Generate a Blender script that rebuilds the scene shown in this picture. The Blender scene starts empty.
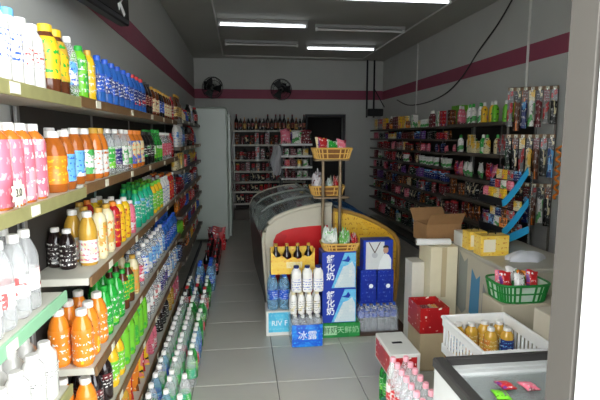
import bpy, math, random
from mathutils import Matrix, Vector, noise as mnoise
random.seed(11)
PI = math.pi
scene = bpy.context.scene
C = scene.collection

# ------------------------------------------------------------------ camera
FPX, EYE = 485.0, 1.6
PITCH = math.atan(63 / FPX)
YAW = math.atan(60 / FPX * math.cos(PITCH))
cam_data = bpy.data.cameras.new('camera')
cam_data.sensor_width = 36.0
cam_data.lens = 36.0 * FPX / 600.0
cam_data.clip_start = 0.05
cam = bpy.data.objects.new('camera', cam_data)
cam.location = (0, 0, EYE)
cam.rotation_euler = (PI / 2 - PITCH, 0, -YAW)
C.objects.link(cam)
scene.camera = cam

# ------------------------------------------------------------------ daylight (overcast sky through the open shop front)
world = bpy.data.worlds.new('overcast_sky')
scene.world = world
world.use_nodes = True
wb = world.node_tree.nodes['Background']
wb.inputs['Color'].default_value = (0.93, 0.97, 1.0, 1)
wb.inputs['Strength'].default_value = 6.6
TUBE_POWER = 4.2
vs = scene.view_settings
vs.view_transform = 'Standard'
vs.look = 'None'
vs.exposure = 0.25
vs.gamma = 1.0
vs.use_curve_mapping = False
scene.cycles.transparent_max_bounces = 64        # many clear bottles stand one behind the other


def ray(u, v):
    x, y = (u - 300) / FPX, (200 - v) / FPX
    fy = math.cos(PITCH) + y * math.sin(PITCH)
    fz = -math.sin(PITCH) + y * math.cos(PITCH)
    return (x * math.cos(YAW) + fy * math.sin(YAW), -x * math.sin(YAW) + fy * math.cos(YAW), fz)


def at_y(u, v, Y):
    d = ray(u, v); t = Y / d[1]
    return (t * d[0], Y, EYE + t * d[2])


def at_x(u, v, X):
    d = ray(u, v); t = X / d[0]
    return (X, t * d[1], EYE + t * d[2])


# ------------------------------------------------------------------ materials
MATS = {}


def rgb(c):
    return (c[0], c[1], c[2], 1)


def srgb(r, g, b):
    f = lambda v: (v / 255 / 12.92) if v / 255 <= 0.04045 else ((v / 255 + 0.055) / 1.055) ** 2.4
    return (f(r), f(g), f(b))


class NT:
    def __init__(self, name):
        self.m = bpy.data.materials.new(name)
        self.m.use_nodes = True
        self.t = self.m.node_tree
        self.b = self.t.nodes['Principled BSDF']
        self.out = self.t.nodes['Material Output']

    def n(self, kind, **kw):
        nd = self.t.nodes.new(kind)
        for k, v in kw.items():
            setattr(nd, k, v)
        return nd

    def l(self, a, b):
        self.t.links.new(a, b)

    def val(self, sock, v):
        if hasattr(v, 'is_output'):
            self.l(v, sock)
        else:
            sock.default_value = v

    def math(self, op, a, b=0.5):
        nd = self.n('ShaderNodeMath', operation=op)
        self.val(nd.inputs[0], a); self.val(nd.inputs[1], b)
        return nd.outputs[0]

    def mix(self, f, a, b):
        nd = self.n('ShaderNodeMix', data_type='RGBA')
        self.val(nd.inputs[0], f)
        self.val(nd.inputs[6], a if hasattr(a, 'is_output') else rgb(a))
        self.val(nd.inputs[7], b if hasattr(b, 'is_output') else rgb(b))
        return nd.outputs[2]

    def noise(self, vec, scale, detail=2.0):
        nd = self.n('ShaderNodeTexNoise')
        nd.inputs['Scale'].default_value = scale
        nd.inputs['Detail'].default_value = detail
        if vec is not None:
            self.l(vec, nd.inputs['Vector'])
        return nd.outputs['Fac']

    def coord(self, which, scale=(1, 1, 1), loc=(0, 0, 0)):
        tc = self.n('ShaderNodeTexCoord')
        mp = self.n('ShaderNodeMapping')
        mp.inputs['Scale'].default_value = scale
        mp.inputs['Location'].default_value = loc
        self.l(tc.outputs[which], mp.inputs['Vector'])
        return mp.outputs['Vector']


def plain(key, col, rough=0.5, metal=0.0, grain=0.06, gscale=18.0, bump=0.0, coat=0.0):
    """one colour with faint procedural mottling"""
    if key in MATS:
        return MATS[key]
    t = NT(key)
    nz = t.noise(t.coord('Object'), gscale, 3)
    c = t.mix(nz, tuple(max(0, x * (1 - grain)) for x in col), tuple(min(1, x * (1 + grain)) for x in col))
    t.l(c, t.b.inputs['Base Color'])
    t.b.inputs['Roughness'].default_value = rough
    t.b.inputs['Metallic'].default_value = metal
    if coat:
        t.b.inputs['Coat Weight'].default_value = coat
    if bump:
        bp = t.n('ShaderNodeBump')
        bp.inputs['Strength'].default_value = bump
        bp.inputs['Distance'].default_value = 0.01
        t.l(nz, bp.inputs['Height']); t.l(bp.outputs[0], t.b.inputs['Normal'])
    MATS[key] = t.m
    return t.m


def clear(key, col, alpha, rough=0.08):
    """thin see-through plastic or glass"""
    if key in MATS:
        return MATS[key]
    t = NT(key)
    nz = t.noise(t.coord('Object'), 25.0, 2)
    t.l(t.mix(nz, tuple(x * 0.85 for x in col), col), t.b.inputs['Base Color'])
    t.b.inputs['Roughness'].default_value = rough
    tr = t.n('ShaderNodeBsdfTransparent')
    tr.inputs['Color'].default_value = rgb(tuple(0.55 + 0.45 * min(1, x) for x in col))
    mx = t.n('ShaderNodeMixShader')
    fr = t.n('ShaderNodeLayerWeight')
    fr.inputs['Blend'].default_value = 0.5
    edge = t.math('MULTIPLY', t.math('POWER', fr.outputs['Facing'], 3.0), 0.55)
    t.l(t.math('MINIMUM', t.math('ADD', edge, alpha), 1.0), mx.inputs[0])
    t.l(tr.outputs[0], mx.inputs[1]); t.l(t.b.outputs[0], mx.inputs[2])
    t.l(mx.outputs[0], t.out.inputs['Surface'])
    MATS[key] = t.m
    return t.m


def printed(key, base, c2, c3, seed=0, sx=5.0, sy=3.0, amount=0.5, text=0.56, band=None, rough=0.35):
    """printed packaging: base colour, blotches of c2, fine lettering-like specks of c3, optional bottom band"""
    if key in MATS:
        return MATS[key]
    t = NT(key)
    uv = t.coord('UV', (sx, sy, 1), (seed * 1.7, seed * 0.9, seed))
    vo = t.n('ShaderNodeTexVoronoi', feature='F1', distance='CHEBYCHEV')
    vo.inputs['Scale'].default_value = 1.0
    t.l(uv, vo.inputs['Vector'])
    sep = t.n('ShaderNodeSeparateColor')
    t.l(vo.outputs['Color'], sep.inputs[0])
    blot = t.math('LESS_THAN', sep.outputs[0], amount)
    c = t.mix(t.math('MULTIPLY', blot, 0.9), base, c2)
    uv2 = t.coord('UV', (sx * 3, sy * 2.5, 1), (seed, seed * 2.3, 0))
    nz = t.noise(uv2, 1.6, 1.0)
    s3 = t.n('ShaderNodeSeparateXYZ')
    t.l(uv, s3.inputs[0])
    rows = t.math('LESS_THAN', t.math('FRACT', t.math('MULTIPLY', s3.outputs[1], 2.0)), 0.45)
    c = t.mix(t.math('MULTIPLY', rows, t.math('GREATER_THAN', nz, text - .06)), c, c3)
    if band is not None:
        s2 = t.n('ShaderNodeSeparateXYZ')
        t.l(t.coord('UV'), s2.inputs[0])
        lo = t.math('LESS_THAN', s2.outputs[1], band[0])
        c = t.mix(lo, c, band[1])
    t.l(c, t.b.inputs['Base Color'])
    t.b.inputs['Roughness'].default_value = rough
    MATS[key] = t.m
    return t.m


def emitter(key, col, power):
    t = NT(key)
    t.b.inputs['Base Color'].default_value = rgb(col)
    t.b.inputs['Emission Color'].default_value = rgb(col)
    t.b.inputs['Emission Strength'].default_value = power
    return t.m


# ------------------------------------------------------------------ mesh kit: a shape is (verts, faces, uvs per face or None)
def cbox(sx, sy, sz, c=0.004, base=True):
    """box with chamfered edges, base centre at origin"""
    c = min(c, sx * 0.3, sy * 0.3, sz * 0.3)
    hx, hy, hz = sx / 2, sy / 2, sz / 2
    vs_, idx = [], {}
    for ix in (-1, 1):
        for iy in (-1, 1):
            for iz in (-1, 1):
                for ax in range(3):
                    p = [ix * (hx - c), iy * (hy - c), iz * (hz - c)]
                    p[ax] = (ix * hx, iy * hy, iz * hz)[ax]
                    idx[(ix, iy, iz, ax)] = len(vs_)
                    vs_.append((p[0], p[1], p[2] + (hz if base else 0)))
    fs = []
    for ax in range(3):
        o1, o2 = [a for a in range(3) if a != ax]
        for s in (-1, 1):
            q = []
            for a, b in ((-1, -1), (1, -1), (1, 1), (-1, 1)):
                k = [0, 0, 0]; k[ax] = s; k[o1] = a; k[o2] = b
                q.append(idx[(k[0], k[1], k[2], ax)])
            if (s > 0) != (ax != 1):
                q.reverse()
            fs.append(q)
    for ax in range(3):            # edge chamfers along axis ax
        o1, o2 = [a for a in range(3) if a != ax]
        for s1 in (-1, 1):
            for s2 in (-1, 1):
                q = []
                for s, face in ((-1, o1), (1, o1), (1, o2), (-1, o2)):
                    k = [0, 0, 0]; k[ax] = s; k[o1] = s1; k[o2] = s2
                    q.append(idx[(k[0], k[1], k[2], face)])
                if (s1 * s2 > 0) != (ax != 1):
                    q.reverse()
                fs.append(q)
    for ix in (-1, 1):
        for iy in (-1, 1):
            for iz in (-1, 1):
                q = [idx[(ix, iy, iz, 0)], idx[(ix, iy, iz, 1)], idx[(ix, iy, iz, 2)]]
                if ix * iy * iz < 0:
                    q.reverse()
                fs.append(q)
    return fix_uv(vs_, fs, sx, sy, sz, base)


def fix_uv(vs_, fs, sx, sy, sz, base=True):
    uvs = []
    z0 = 0 if base else -sz / 2
    for q in fs:
        a, b, c_ = (Vector(vs_[i]) for i in q[:3])
        n = (b - a).cross(c_ - a)
        ax = max(range(3), key=lambda i: abs(n[i]))
        r = []
        for i in q:
            x, y, z = vs_[i]
            fx, fy, fz = x / sx + 0.5, y / sy + 0.5, (z - z0) / sz
            r.append(((fy, fz), (fx, fz), (fx, fy))[ax])
        uvs.append(r)
    return vs_, fs, uvs


def lathe(prof, n=14, sq=0.0, close=True):
    """profile [(r,z)], optionally squarish section"""
    vs_, fs, uvs = [], [], []
    zmax = max(p[1] for p in prof) or 1
    zmin = min(p[1] for p in prof)
    for r, z in prof:
        for i in range(n):
            a = 2 * PI * (i + 0.5) / n
            k = 1.0
            if sq:
                k = 1 + sq * (1 / max(abs(math.cos(a)), abs(math.sin(a))) - 1)
            vs_.append((r * k * math.cos(a), r * k * math.sin(a), z))
    m = len(prof)
    for j in range(m - 1):
        for i in range(n):
            i2 = (i + 1) % n
            fs.append([j * n + i, j * n + i2, (j + 1) * n + i2, (j + 1) * n + i])
            v0 = (prof[j][1] - zmin) / (zmax - zmin + 1e-6); v1 = (prof[j + 1][1] - zmin) / (zmax - zmin + 1e-6)
            uvs.append([(i / n, v0), ((i + 1) / n, v0), ((i + 1) / n, v1), (i / n, v1)])
    if close:
        if prof[0][0] > 1e-6:
            fs.append(list(range(n - 1, -1, -1))); uvs.append([(0.5, 0)] * n)
        if prof[-1][0] > 1e-6:
            fs.append([(m - 1) * n + i for i in range(n)]); uvs.append([(0.5, 1)] * n)
    return vs_, fs, uvs


def tube(pts, r, n=8):
    pts = [Vector(p) for p in pts]
    vs_, fs = [], []
    for k, p in enumerate(pts):
        d = (pts[min(k + 1, len(pts) - 1)] - pts[max(k - 1, 0)]).normalized()
        up = Vector((0, 0, 1)) if abs(d.z) < 0.9 else Vector((1, 0, 0))
        a = d.cross(up).normalized(); b = d.cross(a).normalized()
        for i in range(n):
            t = 2 * PI * i / n
            vs_.append(tuple(p + a * (r * math.cos(t)) + b * (r * math.sin(t))))
    for k in range(len(pts) - 1):
        for i in range(n):
            i2 = (i + 1) % n
            fs.append([k * n + i, (k + 1) * n + i, (k + 1) * n + i2, k * n + i2])
    fs.append(list(range(n)))
    fs.append([(len(pts) - 1) * n + i for i in range(n - 1, -1, -1)])
    return vs_, fs, None


def prism(poly, d0, d1, axis='y'):
    """polygon [(a,b)] extruded: axis y -> (a, y, b); axis x -> (x, a, b)"""
    n = len(poly)
    vs_ = []
    for d in (d0, d1):
        for a, b in poly:
            vs_.append((a, d, b) if axis == 'y' else ((d, a, b) if axis == 'x' else (a, b, d)))
    fs = [list(range(n)), [n + i for i in range(n - 1, -1, -1)]]
    for i in range(n):
        j = (i + 1) % n
        fs.append([i, n + i, n + j, j])
    amin, amax = min(p[0] for p in poly), max(p[0] for p in poly)
    bmin, bmax = min(p[1] for p in poly), max(p[1] for p in poly)
    uvp = [((a - amin) / (amax - amin + 1e-9), (b - bmin) / (bmax - bmin + 1e-9)) for a, b in poly] * 2
    return vs_, fs, [[uvp[i] for i in f] for f in fs]


def grid(fn, nu, nv):
    """surface fn(s,t)->xyz over 0..1"""
    vs_, fs, uvs = [], [], []
    for j in range(nv + 1):
        for i in range(nu + 1):
            vs_.append(fn(i / nu, j / nv))
    for j in range(nv):
        for i in range(nu):
            a = j * (nu + 1) + i
            fs.append([a, a + 1, a + nu + 2, a + nu + 1])
            uvs.append([(i / nu, j / nv), ((i + 1) / nu, j / nv), ((i + 1) / nu, (j + 1) / nv), (i / nu, (j + 1) / nv)])
    return vs_, fs, uvs


def pouch(w, h, t, lean=0.0, seed=0):
    """pillow packet standing on its bottom seal, crimped at both ends"""
    rnd = random.Random(seed)
    k = [rnd.uniform(-0.15, 0.15) for _ in range(4)]

    def side(s):
        def fn(u, v):
            prof = (math.sin(PI * min(1, max(0, (v - 0.06) / 0.88))) ** 0.55 if 0.06 < v < 0.94 else 0)
            b = prof * (math.sin(PI * u) ** 0.5 if 0 < u < 1 else 0)
            b *= 1 + (k[0] + .12) * math.sin(7 * u + 5 * v + s) + k[1] * math.cos(9 * v) + .16 * math.sin(16 * u - 11 * v + 2 * s)
            ww = w * (1 - 0.10 * prof)
            zz = v * h * (1 + .05 * math.sin(5 * u + k[2] * 20)) if v > .5 else v * h
            return ((u - 0.5) * ww + .012 * w * math.sin(23 * v), s * (0.0015 + b * t / 2) + lean * v * h, zz)
        return fn
    a = grid(side(-1), 8, 9); b = grid(side(1), 8, 9)
    fb = [list(reversed(f)) for f in b[1]]; ub = [list(reversed(f)) for f in b[2]]
    return join((a, None), ((b[0], fb, ub), None))


def join(*items):
    """items: (shape, Matrix or None or (x,y,z))"""
    V, Fc, U = [], [], []
    for sh, mx in items:
        if mx is not None and not isinstance(mx, Matrix):
            mx = Matrix.Translation(mx)
        o = len(V)
        V += [tuple(mx @ Vector(v)) for v in sh[0]] if mx is not None else list(sh[0])
        Fc += [[i + o for i in f] for f in sh[1]]
        U += sh[2] if sh[2] is not None else [[(v_[0] * 3, v_[2] * 3) for v_ in (sh[0][i] for i in f)] for f in sh[1]]
    return V, Fc, U


def cyl(r, h, n=16):
    return lathe([(r * 0.94, 0), (r, h * 0.04), (r, h * 0.96), (r * 0.94, h)], n)


MESH = {}


def mesh_of(name, shape, mat, smooth=False, key=None):
    if key is not None and key in MESH:
        return MESH[key]
    me = bpy.data.meshes.new(name)
    me.from_pydata(shape[0], [], shape[1])
    if shape[2] is not None:
        uv = me.uv_layers.new(name='UVMap')
        flat = [c for f in shape[2] for p in f for c in p]
        uv.data.foreach_set('uv', flat)
    if smooth:
        me.polygons.foreach_set('use_smooth', [True] * len(me.polygons))
        try:
            me.set_sharp_from_angle(angle=math.radians(smooth if smooth is not True else 42))
        except Exception:
            pass
    me.materials.append(mat)
    if key is not None:
        MESH[key] = me
    return me


def obj(name, shape, mat, parent=None, loc=(0, 0, 0), rot=(0, 0, 0), smooth=False, key=None):
    me = shape if isinstance(shape, bpy.types.Mesh) else mesh_of(name, shape, mat, smooth, key)
    o = bpy.data.objects.new(name, me)
    C.objects.link(o)
    o.location = loc; o.rotation_euler = rot
    if parent is not None:
        o.parent = parent
    return o


def empty(name, loc=(0, 0, 0), rz=0.0):
    o = bpy.data.objects.new(name, None)
    C.objects.link(o)
    o.empty_display_size = 0.05
    o.location = loc; o.rotation_euler = (0, 0, rz)
    return o


def tag(o, label, cat, group=None):
    n = len(label.split())
    assert 4 <= n <= 16, (n, label)
    o['label'] = label; o['category'] = cat
    if group:
        o['group'] = group
    return o


def struct(o):
    o['kind'] = 'structure'
    return o


def copy_tree(o, parent=None):
    c = o.copy(); C.objects.link(c)
    if parent is not None:
        c.parent = parent
    for ch in [x for x in o.children]:
        copy_tree(ch, c)
    return c


ORD = ['zeroth', 'first', 'second', 'third', 'fourth', 'fifth', 'sixth', 'seventh', 'eighth', 'ninth', 'tenth', 'eleventh', 'twelfth',
       'thirteenth', 'fourteenth', 'fifteenth', 'sixteenth', 'seventeenth', 'eighteenth', 'nineteenth']
TENS = {20: ('twentieth', 'twenty'), 30: ('thirtieth', 'thirty'), 40: ('fortieth', 'forty'), 50: ('fiftieth', 'fifty'),
        60: ('sixtieth', 'sixty'), 70: ('seventieth', 'seventy'), 80: ('eightieth', 'eighty')}


def ordinal(i):
    if i < 20:
        return ORD[i]
    d = i // 10 * 10
    return TENS[d][0] if i % 10 == 0 else TENS[d][1] + '-' + ORD[i % 10]


PENDING = {}


def later(o, phrase, where, cat, group, order, ref='from doorway'):
    """label to be written once all look-alikes in the same place are known"""
    o['category'] = cat
    o['group'] = group
    PENDING.setdefault((phrase, where, ref), []).append((order, o))


def finish_labels():
    for (phrase, where, ref), lst in PENDING.items():
        lst.sort(key=lambda t: t[0])
        for i, (_, o) in enumerate(lst):
            o['label'] = f'{phrase} {where}' if len(lst) == 1 else f'{ordinal(i + 1)} {phrase} {ref} {where}'
            n = len(o['label'].split())
            if not 4 <= n <= 16: print('LABEL', n, o['label'])


def lettering(parent, text, size, mat, loc, rot, depth=0.0006, bold=0.0):
    cu = bpy.data.curves.new('lettering', 'FONT')
    cu.body = text; cu.size = size; cu.extrude = depth; cu.offset = size * bold
    cu.align_x = 'CENTER'; cu.align_y = 'CENTER'
    cu.resolution_u = 3
    tmp = bpy.data.objects.new('lettering_curve', cu)
    C.objects.link(tmp)
    dg = bpy.context.evaluated_depsgraph_get()
    me = bpy.data.meshes.new_from_object(tmp.evaluated_get(dg))
    bpy.data.objects.remove(tmp)
    bpy.data.curves.remove(cu)
    me.materials.clear(); me.materials.append(mat)
    o = bpy.data.objects.new('lettering', me)
    C.objects.link(o)
    o.parent = parent; o.location = loc; o.rotation_euler = rot
    return o


FRONT = (PI / 2, 0, 0)      # lettering facing -Y

# ------------------------------------------------------------------ base materials
M_wall = plain('wall_paint', srgb(204, 205, 200), 0.75, grain=0.05, gscale=2.5, bump=0.05)
M_ceil = plain('ceiling_paint', srgb(200, 200, 192), 0.8, grain=0.07, gscale=1.6)
M_band = plain('magenta_band_paint', srgb(158, 74, 96), 0.6, grain=0.1, gscale=5)
M_tile = plain('floor_tile', srgb(184, 182, 172), 0.28, grain=0.08, gscale=2.2)
M_grout = plain('grout', srgb(84, 80, 74), 0.9)
M_white = plain('white_paint', srgb(228, 230, 226), 0.4, grain=0.03)
M_whiteplastic = plain('white_plastic', srgb(236, 236, 232), 0.35, grain=0.03)
M_black = plain('black_plastic', srgb(22, 22, 24), 0.4)
M_darkgrey = plain('dark_grey_plastic', srgb(60, 60, 62), 0.45)
M_grey = plain('grey_metal', srgb(150, 150, 148), 0.35, metal=0.4)
M_steel = plain('steel', srgb(190, 190, 190), 0.25, metal=0.9)
M_lip = plain('tan_shelf_lip', srgb(126, 94, 58), 0.55, grain=0.3, gscale=30)
M_lipgreen = plain('green_price_rail', srgb(140, 190, 150), 0.45, grain=0.08)
M_lipolive = plain('olive_price_rail', srgb(150, 146, 96), 0.5, grain=0.2, gscale=20)
M_shelf = plain('shelf_enamel', srgb(196, 194, 180), 0.5, grain=0.06)
M_shelfdark = plain('dark_shelf_enamel', srgb(92, 84, 74), 0.5, grain=0.1)
M_back = plain('rack_back_panel', srgb(58, 54, 50), 0.7, grain=0.1)
M_cream = plain('cream_paper', srgb(226, 216, 184), 0.6, grain=0.05)
M_tagmat = plain('price_card', srgb(232, 228, 206), 0.6, grain=0.03)
M_card = plain('brown_cardboard', srgb(150, 112, 72), 0.8, grain=0.12, gscale=30)
M_wicker = plain('wicker', srgb(128, 84, 34), 0.7, grain=0.3, gscale=60, bump=0.3)
M_wickerlight = plain('wicker_light', srgb(222, 176, 88), 0.6, grain=0.2, gscale=60)
M_cyan = plain('cyan_plastic', srgb(42, 164, 214), 0.35, grain=0.05)
M_tubeglow = emitter('lit_tube', (0.9, 0.95, 1.0), TUBE_POWER)

# ------------------------------------------------------------------ room
XL, XR, YF, YB, ZC = -0.86, 2.87, 1.0, 9.7, 3.1
TS = 0.5405
floor = struct(obj('floor', cbox(XR - XL + 0.3, YB - 0.4 + 2.6, 0.1, 0.002), M_grout, loc=((XL + XR) / 2, (YB + 0.4 - 2.6) / 2, -0.108)))
tile_me = mesh_of('tile', cbox(TS - 0.005, TS - 0.005, 0.03, 0.0025), M_tile)
nx0, ny0 = -3, -4
for i in range(nx0, 5):
    for j in range(ny0, 13):
        x0, y0 = 0.218 + i * TS, 3.012 + j * TS
        if y0 > YB:
            continue
        obj('tile', tile_me, None, floor, loc=(x0 + TS / 2 - floor.location.x, y0 + TS / 2 - floor.location.y, -0.03 - floor.location.z))
pave_mat = plain('pavement_concrete', srgb(150, 148, 142), 0.9, grain=0.15, gscale=6, bump=0.2)
struct(obj('pavement', cbox(16, 9, 0.1), pave_mat, loc=(1, -3.66, -0.112)))
struct(obj('ceiling', cbox(XR - XL + 0.3, YB - YF + 0.3, 0.12), M_ceil, loc=((XL + XR) / 2, (YB + YF) / 2, ZC)))
wl = struct(obj('wall_left', cbox(0.14, YB - YF + 0.2, ZC, 0.002), M_wall, loc=(XL - 0.07, (YB + YF) / 2, 0)))
wr = struct(obj('wall_right', cbox(0.14, YB - YF + 0.2, ZC, 0.002), M_wall, loc=(XR + 0.07, (YB + YF) / 2, 0)))
# back wall with a dark doorway
DX0, DX1, DZ = 1.34, 2.06, 2.0
wbk = struct(obj('wall_back', join((cbox(DX0 - XL, 0.14, ZC, 0.002), ((DX0 + XL) / 2, 0, 0)),
                                   (cbox(XR - DX1, 0.14, ZC, 0.002), ((XR + DX1) / 2, 0, 0)),
                                   (cbox(DX1 - DX0, 0.14, ZC - DZ, 0.002), ((DX1 + DX0) / 2, 0, DZ))), M_wall, loc=(0, YB + 0.07, 0)))
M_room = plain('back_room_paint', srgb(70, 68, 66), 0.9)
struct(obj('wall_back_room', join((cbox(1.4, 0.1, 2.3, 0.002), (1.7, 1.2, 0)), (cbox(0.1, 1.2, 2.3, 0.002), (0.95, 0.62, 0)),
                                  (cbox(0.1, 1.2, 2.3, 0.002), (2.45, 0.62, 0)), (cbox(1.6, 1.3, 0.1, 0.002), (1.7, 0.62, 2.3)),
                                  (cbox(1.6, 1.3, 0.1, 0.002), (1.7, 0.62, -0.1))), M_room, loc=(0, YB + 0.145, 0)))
d1 = struct(empty('door_1', ((DX0 + DX1) / 2, YB - 0.012, 0)))
for sx in (-1, 1):
    obj('door_jamb', cbox(0.05, 0.03, DZ), M_darkgrey, d1, (sx * ((DX1 - DX0) / 2 + 0.025), 0, 0))
obj('door_head', cbox(DX1 - DX0 + 0.1, 0.03, 0.05), M_darkgrey, d1, (0, 0, DZ))
# front wall beside and above the opening; its jamb closes the picture on the right
JX = 0.786
wf = struct(obj('wall_front', join((cbox(XR - JX + 0.14, 0.095, ZC, 0.002), ((XR + 0.14 + JX) / 2, 0, 0)),
                                   (cbox(JX - XL + 0.14, 0.095, 0.45, 0.002), ((JX + XL - 0.14) / 2, 0, ZC - 0.45))),
                plain('jamb_paint', srgb(84, 80, 74), 0.7, grain=0.06, gscale=3), loc=(0, YF + 0.0675, 0)))
# white metal door frame fixed to the outside of that jamb
fr = struct(empty('trim_1', (JX + 0.003, 0.919, 0)))
obj('frame_post', cbox(0.09, 0.05, 2.6, 0.006), M_white, fr, (0.045, 0.07, 0))
obj('frame_track', cbox(0.012, 0.03, 2.6, 0.003), plain('track_grey', srgb(190, 192, 194), 0.4), fr, (0.022, 0.03, 0))
obj('frame_track', cbox(0.012, 0.03, 2.6, 0.003), M_white, fr, (0.062, 0.03, 0))
obj('door_leaf', cbox(0.9, 0.03, 2.5, 0.004), M_white, fr, (0.53, 0.0, 0.02))

# painted band around the room (a thin skin of paint)
for k, (sh, loc) in enumerate((
        (cbox(0.004, YB - 1.15, 0.18, 0.001), (XL + 0.002, (YB + 1.15) / 2, 2.34)),
        (cbox(0.004, YB - 1.15, 0.17, 0.001), (XR - 0.002, (YB + 1.15) / 2, 2.34)),
        (cbox(XR - XL - 0.01, 0.004, 0.18, 0.001), ((XR + XL) / 2, YB - 0.002, 2.34)))):
    struct(obj('trim_%d' % (k + 2), sh, M_band, loc=loc))

# ------------------------------------------------------------------ ceiling lights, conduits, cables
M_fix = plain('fixture_enamel', srgb(170, 170, 168), 0.4)


def tube_light(x0, x1, y, lit, label):
    L = x1 - x0
    r = empty('tube_light', ((x0 + x1) / 2, y, ZC - 0.075))
    obj('housing', prism([(-0.03, 0.075), (0.03, 0.075), (0.04, 0.035), (-0.04, 0.035)], -L / 2, L / 2, 'x'), M_fix, r)
    obj('lamp_tube', (lambda s: s)(tube([(-L / 2 + 0.03, 0, 0.012), (L / 2 - 0.03, 0, 0.012)], 0.014, 10)), M_tubeglow if lit else M_whiteplastic, r, smooth=True)
    for s in (-1, 1):
        obj('end_socket', cbox(0.03, 0.045, 0.045, 0.004), M_whiteplastic, r, (s * (L / 2 - 0.015), 0, -0.01))
    tag(r, label, 'light', 'fluorescent ceiling lights')


tube_light(-0.26, 0.90, 6.55, True, 'lit fluorescent tube left of the unlit one on the same ceiling row')
tube_light(1.03, 2.27, 6.7, False, 'unlit fluorescent tube on the ceiling right of a lit one')
tube_light(1.02, 2.27, 5.2, True, 'lit fluorescent tube on the ceiling nearest the doorway')
tube_light(-0.21, 0.94, 7.9, False, 'unlit fluorescent tube on the ceiling above the white cooler')
tube_light(1.09, 2.25, 8.1, True, 'farthest lit fluorescent tube on the ceiling towards the back wall')
M_cond = plain('conduit_plastic', srgb(226, 226, 220), 0.4)
for nm, pts, lab in (
        ('ceiling_conduit', [(-0.285, 1.2, ZC - 0.012), (-0.285, 9.3, ZC - 0.012)], 'white plastic conduit along ceiling beside the left wall'),
        ('ceiling_conduit', [(2.36, 1.2, ZC - 0.012), (2.36, 9.4, ZC - 0.012)], 'white plastic conduit along ceiling beside the right wall'),
        ('ceiling_conduit', [(-0.27, 9.3, ZC - 0.012), (2.345, 9.35, ZC - 0.012)], 'white plastic conduit across ceiling in front of back wall'),
        ('wall_conduit', [(XR - 0.014, 4.66, 2.06), (XR - 0.014, 4.66, ZC - 0.01)], 'upright white conduit on right wall above hanging goods'),
        ('wall_conduit', [(XR - 0.012, 7.75, 1.98), (XR - 0.012, 7.75, ZC - 0.01)], 'upright thin conduit on right wall, farther from the doorway')):
    tag(obj(nm, tube(pts, 0.012 if 'nearer' not in lab and 'above hanging' not in lab else .013, 8), M_cond, smooth=True), lab, 'conduit', 'electrical conduits')
M_cable = plain('cable_rubber', srgb(64, 62, 60), 0.6)


def cable(pxs, label):
    pts = [at_x(u, v, XR - 0.012) for u, v in pxs]
    out = []
    for i in range(len(pts) - 1):
        p0, p1 = Vector(pts[max(i - 1, 0)]), Vector(pts[i])
        p2, p3 = Vector(pts[i + 1]), Vector(pts[min(i + 2, len(pts) - 1)])
        for s in range(6):
            t = s / 6
            out.append(tuple(0.5 * ((2 * p1) + (p2 - p0) * t + (2 * p0 - 5 * p1 + 4 * p2 - p3) * t * t + (3 * p1 - p0 - 3 * p2 + p3) * t ** 3)))
    out.append(pts[-1])
    tag(obj('cable', tube(out, 0.009, 6), M_cable, smooth=True), label, 'cable')


cable([(512, 0), (498, 24), (478, 52), (462, 77), (445, 94), (425, 103), (408, 105), (397, 100)], 'dark cable sagging diagonally across the right wall over the band')

bf = empty('bracket_frame', (2.55, 9.45, 1.98))
for x in (-.07, .07):
    obj('post', cbox(.03, .03, 1.1, .003), M_black, bf, (x, 0, 0))
obj('cross_bar', cbox(.17, .025, .04, .003), M_black, bf, (0, -.03, .1))
obj('box', cbox(.3, .18, .14, .01), M_black, bf, (.05, -.14, .02))
obj('brace', tube([(.07, -.02, .55), (.28, -.02, .2)], .01, 6), M_black, bf)
tag(bf, 'dark bracket frame with box hung in the far right corner', 'bracket')

# television high on the left wall
P1, P2 = Vector((-0.62, 3.0, 2.23)), Vector((-0.74, 2.1, 2.23))
dv = P1 - P2
tv = empty('television', (P1 + P2) / 2, math.atan2(dv.y, dv.x))
obj('casing', cbox(dv.length, 0.06, 0.5, 0.008), M_black, tv, (0, 0.03, 0))
obj('screen', cbox(dv.length - 0.05, 0.004, 0.44, 0.001), plain('dark_screen', srgb(14, 15, 18), 0.12, coat=0.5), tv, (0, -0.003, 0.03))
obj('stand_rail', cbox(0.5, 0.05, 0.03, 0.004), M_darkgrey, tv, (-0.05, 0.09, 0.16))
obj('wall_bracket', cbox(0.16, 0.20, 0.16, 0.005), M_darkgrey, tv, (-0.05, 0.13, 0.15))
refl = prism([(-0.05, 0.06), (0.03, 0.10), (0.0, 0.075), (0.06, 0.03), (0.035, 0.01), (-0.02, 0.055), (-0.03, 0.03)], -0.0068, -0.0055)
obj('painted_reflection', refl, M_white, tv, (dv.length / 2 - 0.14, 0, 0.02))  # reflection on the dark screen, painted as a flat white arrow-like shape
tag(tv, 'black television mounted high on the left wall near the top shelf', 'television')


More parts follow.
